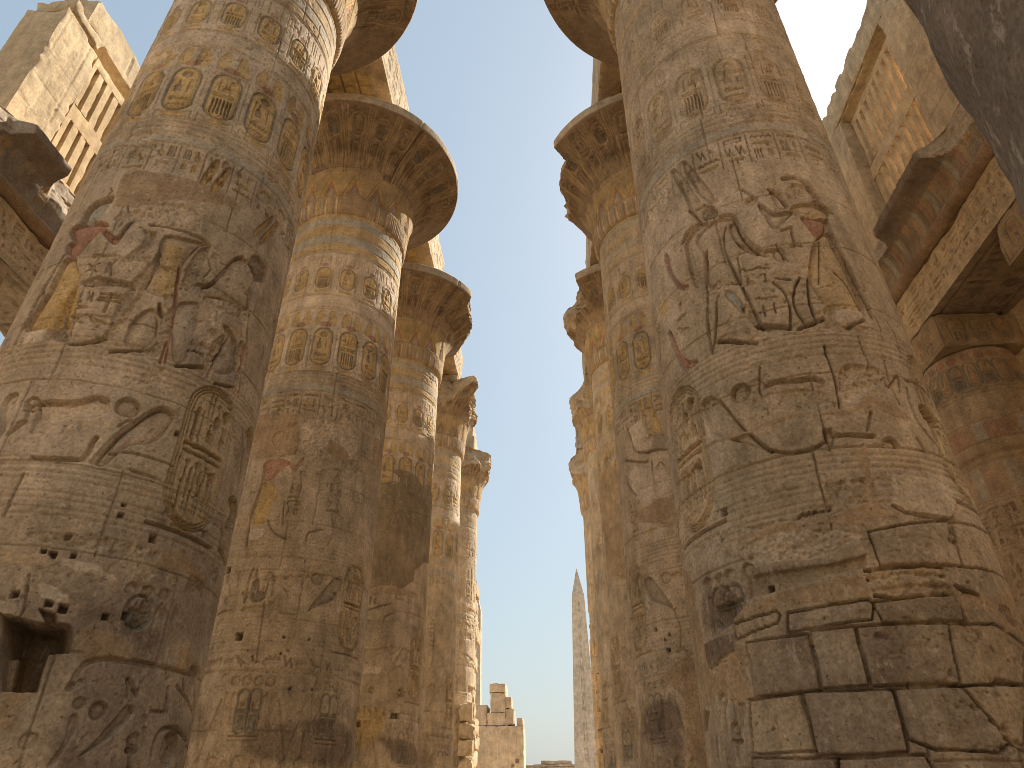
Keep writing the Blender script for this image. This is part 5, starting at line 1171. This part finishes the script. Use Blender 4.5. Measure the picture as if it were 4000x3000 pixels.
# ruined pylon tower
tw = thing('ruined_tower', 'pale ruined block tower in the distance left of the sky gap', 'ruin', (-3.5, 60, 0))
def tower_art(R):
    rg = np.random.default_rng(77); z = 1
    while z < R.Z[-1]: R.ring(z, .02, .03); z += 1.35
    for x in np.arange(R.X[0]+.9, R.X[-1], 1.3): R.groove([(x, 0), (x, R.Z[-1])], .025, .03)
    R.hole((R.X[-1]-.55, 5.0), .18); R.hole((R.X[-1]-.85, 4.7), .12); R.groove([(R.X[-1]-.6, 5.2), (R.X[-1]-.55, 6.6)], .04, .06)
W2 = (.46, .365, .262)
mk('tower_masonry', [rbox(-4.0, 2.05, -1.5, 2, 0, 7.4, .2, W2, .05, {'y-': (.07, tower_art)}, 310), rbox(-4, 2.42, -1.7, 2, 0, 2.75, .3, W2, .05, None, 311)], M_CLEAN, tw)
for i, b in enumerate([(-4, -.78, -1.42, 1.6, 7.39, 8.9), (-.8, .64, -1.4, 1.5, 7.39, 8.32), (-.58, .66, -1.38, 1.4, 8.3, 9.76), (-.68, .66, -1.5, 1.3, 9.74, 10.45), (.6, 1.3, -1.25, 1.2, 7.39, 8.6), (.62, 1.1, -1.2, 1.1, 8.58, 9.5), (1.5, 2.02, -1.3, 1.0, 7.41, 7.95)]):
    mk('top_block', [rbox(*b, .12, W2, .06, None, 320+i, 1.5)], M_CLEAN, tw)
lw = thing('distant_wall', 'low flat-topped ruin on the horizon under the obelisk', 'ruin', (-1.2, 118, 0))
mk('wall', [rbox(-3.4, 5.2, 0, 3, 0, 7.6, .5, (.34, .26, .19), .05, None, 330)], M_CLEAN, lw)
mk('coping', [rbox(-3.5, 5.3, -.2, 3.2, 7.61, 7.95, .4, (.34, .26, .19), .04, None, 331), rbox(-.6, 4.1, 0, 2.6, 7.96, 8.45, .4, (.34, .26, .19), .04, None, 332)], M_CLEAN, lw)
mk('wall_stub', [rbox(-5.2, -4.0, 0, 2, 0, 7.9, .4, (.34, .26, .19), .04, None, 333)], M_CLEAN, lw)
def obelisk(label, x, y, hb, ht, zs, za, glyph=True):
    t = thing('obelisk', label, 'obelisk', (x, y, 0), 'granite obelisks beyond the hall')
    m = 120; Z = np.linspace(0, zs, m); arr = []
    for sd in range(4):
        A = np.linspace(-1, 1, 44); hw = np.interp(Z, [0, zs], [hb, ht])
        R = Relief(A*(hb+ht)/2, Z, (.425, .352, .27), 400+sd); rg = np.random.default_rng(401)
        if glyph: R.text(0, zs*.25, zs*.97, ht*.75, rg, .07, 'g'); R.groove([(-ht*.5, zs*.2), (-ht*.5, zs*.98)], .03, .03); R.groove([(ht*.5, zs*.2), (ht*.5, zs*.98)], .03, .03)
        X = A[None]*hw[:, None]; D = hw[:, None]+R.H*np.clip((1-np.abs(A))/.1, 0, 1)[None]; c_, s_ = math.cos(sd*math.pi/2), math.sin(sd*math.pi/2)
        V = np.stack([X*c_+D*s_, X*s_-D*c_, np.broadcast_to(Z[:, None], X.shape)], -1); arr.append((V.reshape(-1, 3), quads(m, len(A)), R.C.reshape(-1, 3)))
    mk('shaft', arr, M_OBEL, t)
    P = np.array([(-ht, -ht, zs), (ht, -ht, zs), (ht, ht, zs), (-ht, ht, zs), (-.03, -.03, za), (.03, -.03, za), (.03, .03, za), (-.03, .03, za)])
    hexa('pyramidion', P, (.425, .352, .27), M_OBEL, t)
obelisk('tall pale obelisk rising in the gap left of the right-hand columns', CAM[0]+92*math.tan(math.radians(1.80)), 92, 1.62, .80, 25.95, 29.7)
obelisk('obelisk almost wholly hidden behind the left columns, one lit edge showing', CAM[0]-62*math.tan(math.radians(6.78)), 62, .95, .70, 16.8, 19.6)

# ---------------------------------------------------------------- unseen pylon towers added behind the photographer to shade the hall
for sg, lb in ((-1, 'great left pylon tower behind the viewer, unseen, added to shade the hall'), (1, 'great right pylon tower behind the viewer, unseen, added to shade the hall')):
    xs = sorted((sg*3.6, sg*48)); o = mk('shading_pylon_tower', [rbox(*xs, -20, -9, 0, 21, 1.2, 's', .06, None, 340)], M_STONE); tag(o, lb, 'tower', 'unseen pylon towers added behind the viewer')
# ---------------------------------------------------------------- ground
me = bpy.data.meshes.new('ground'); s_ = 900
me.from_pydata([(-s_, -s_, 0), (s_, -s_, 0), (s_, s_, 0), (-s_, s_, 0)], [], [(0, 1, 2, 3)]); me.materials.append(M_SAND)
o = bpy.data.objects.new('ground', me); COL.objects.link(o); tag(o, kind='structure')
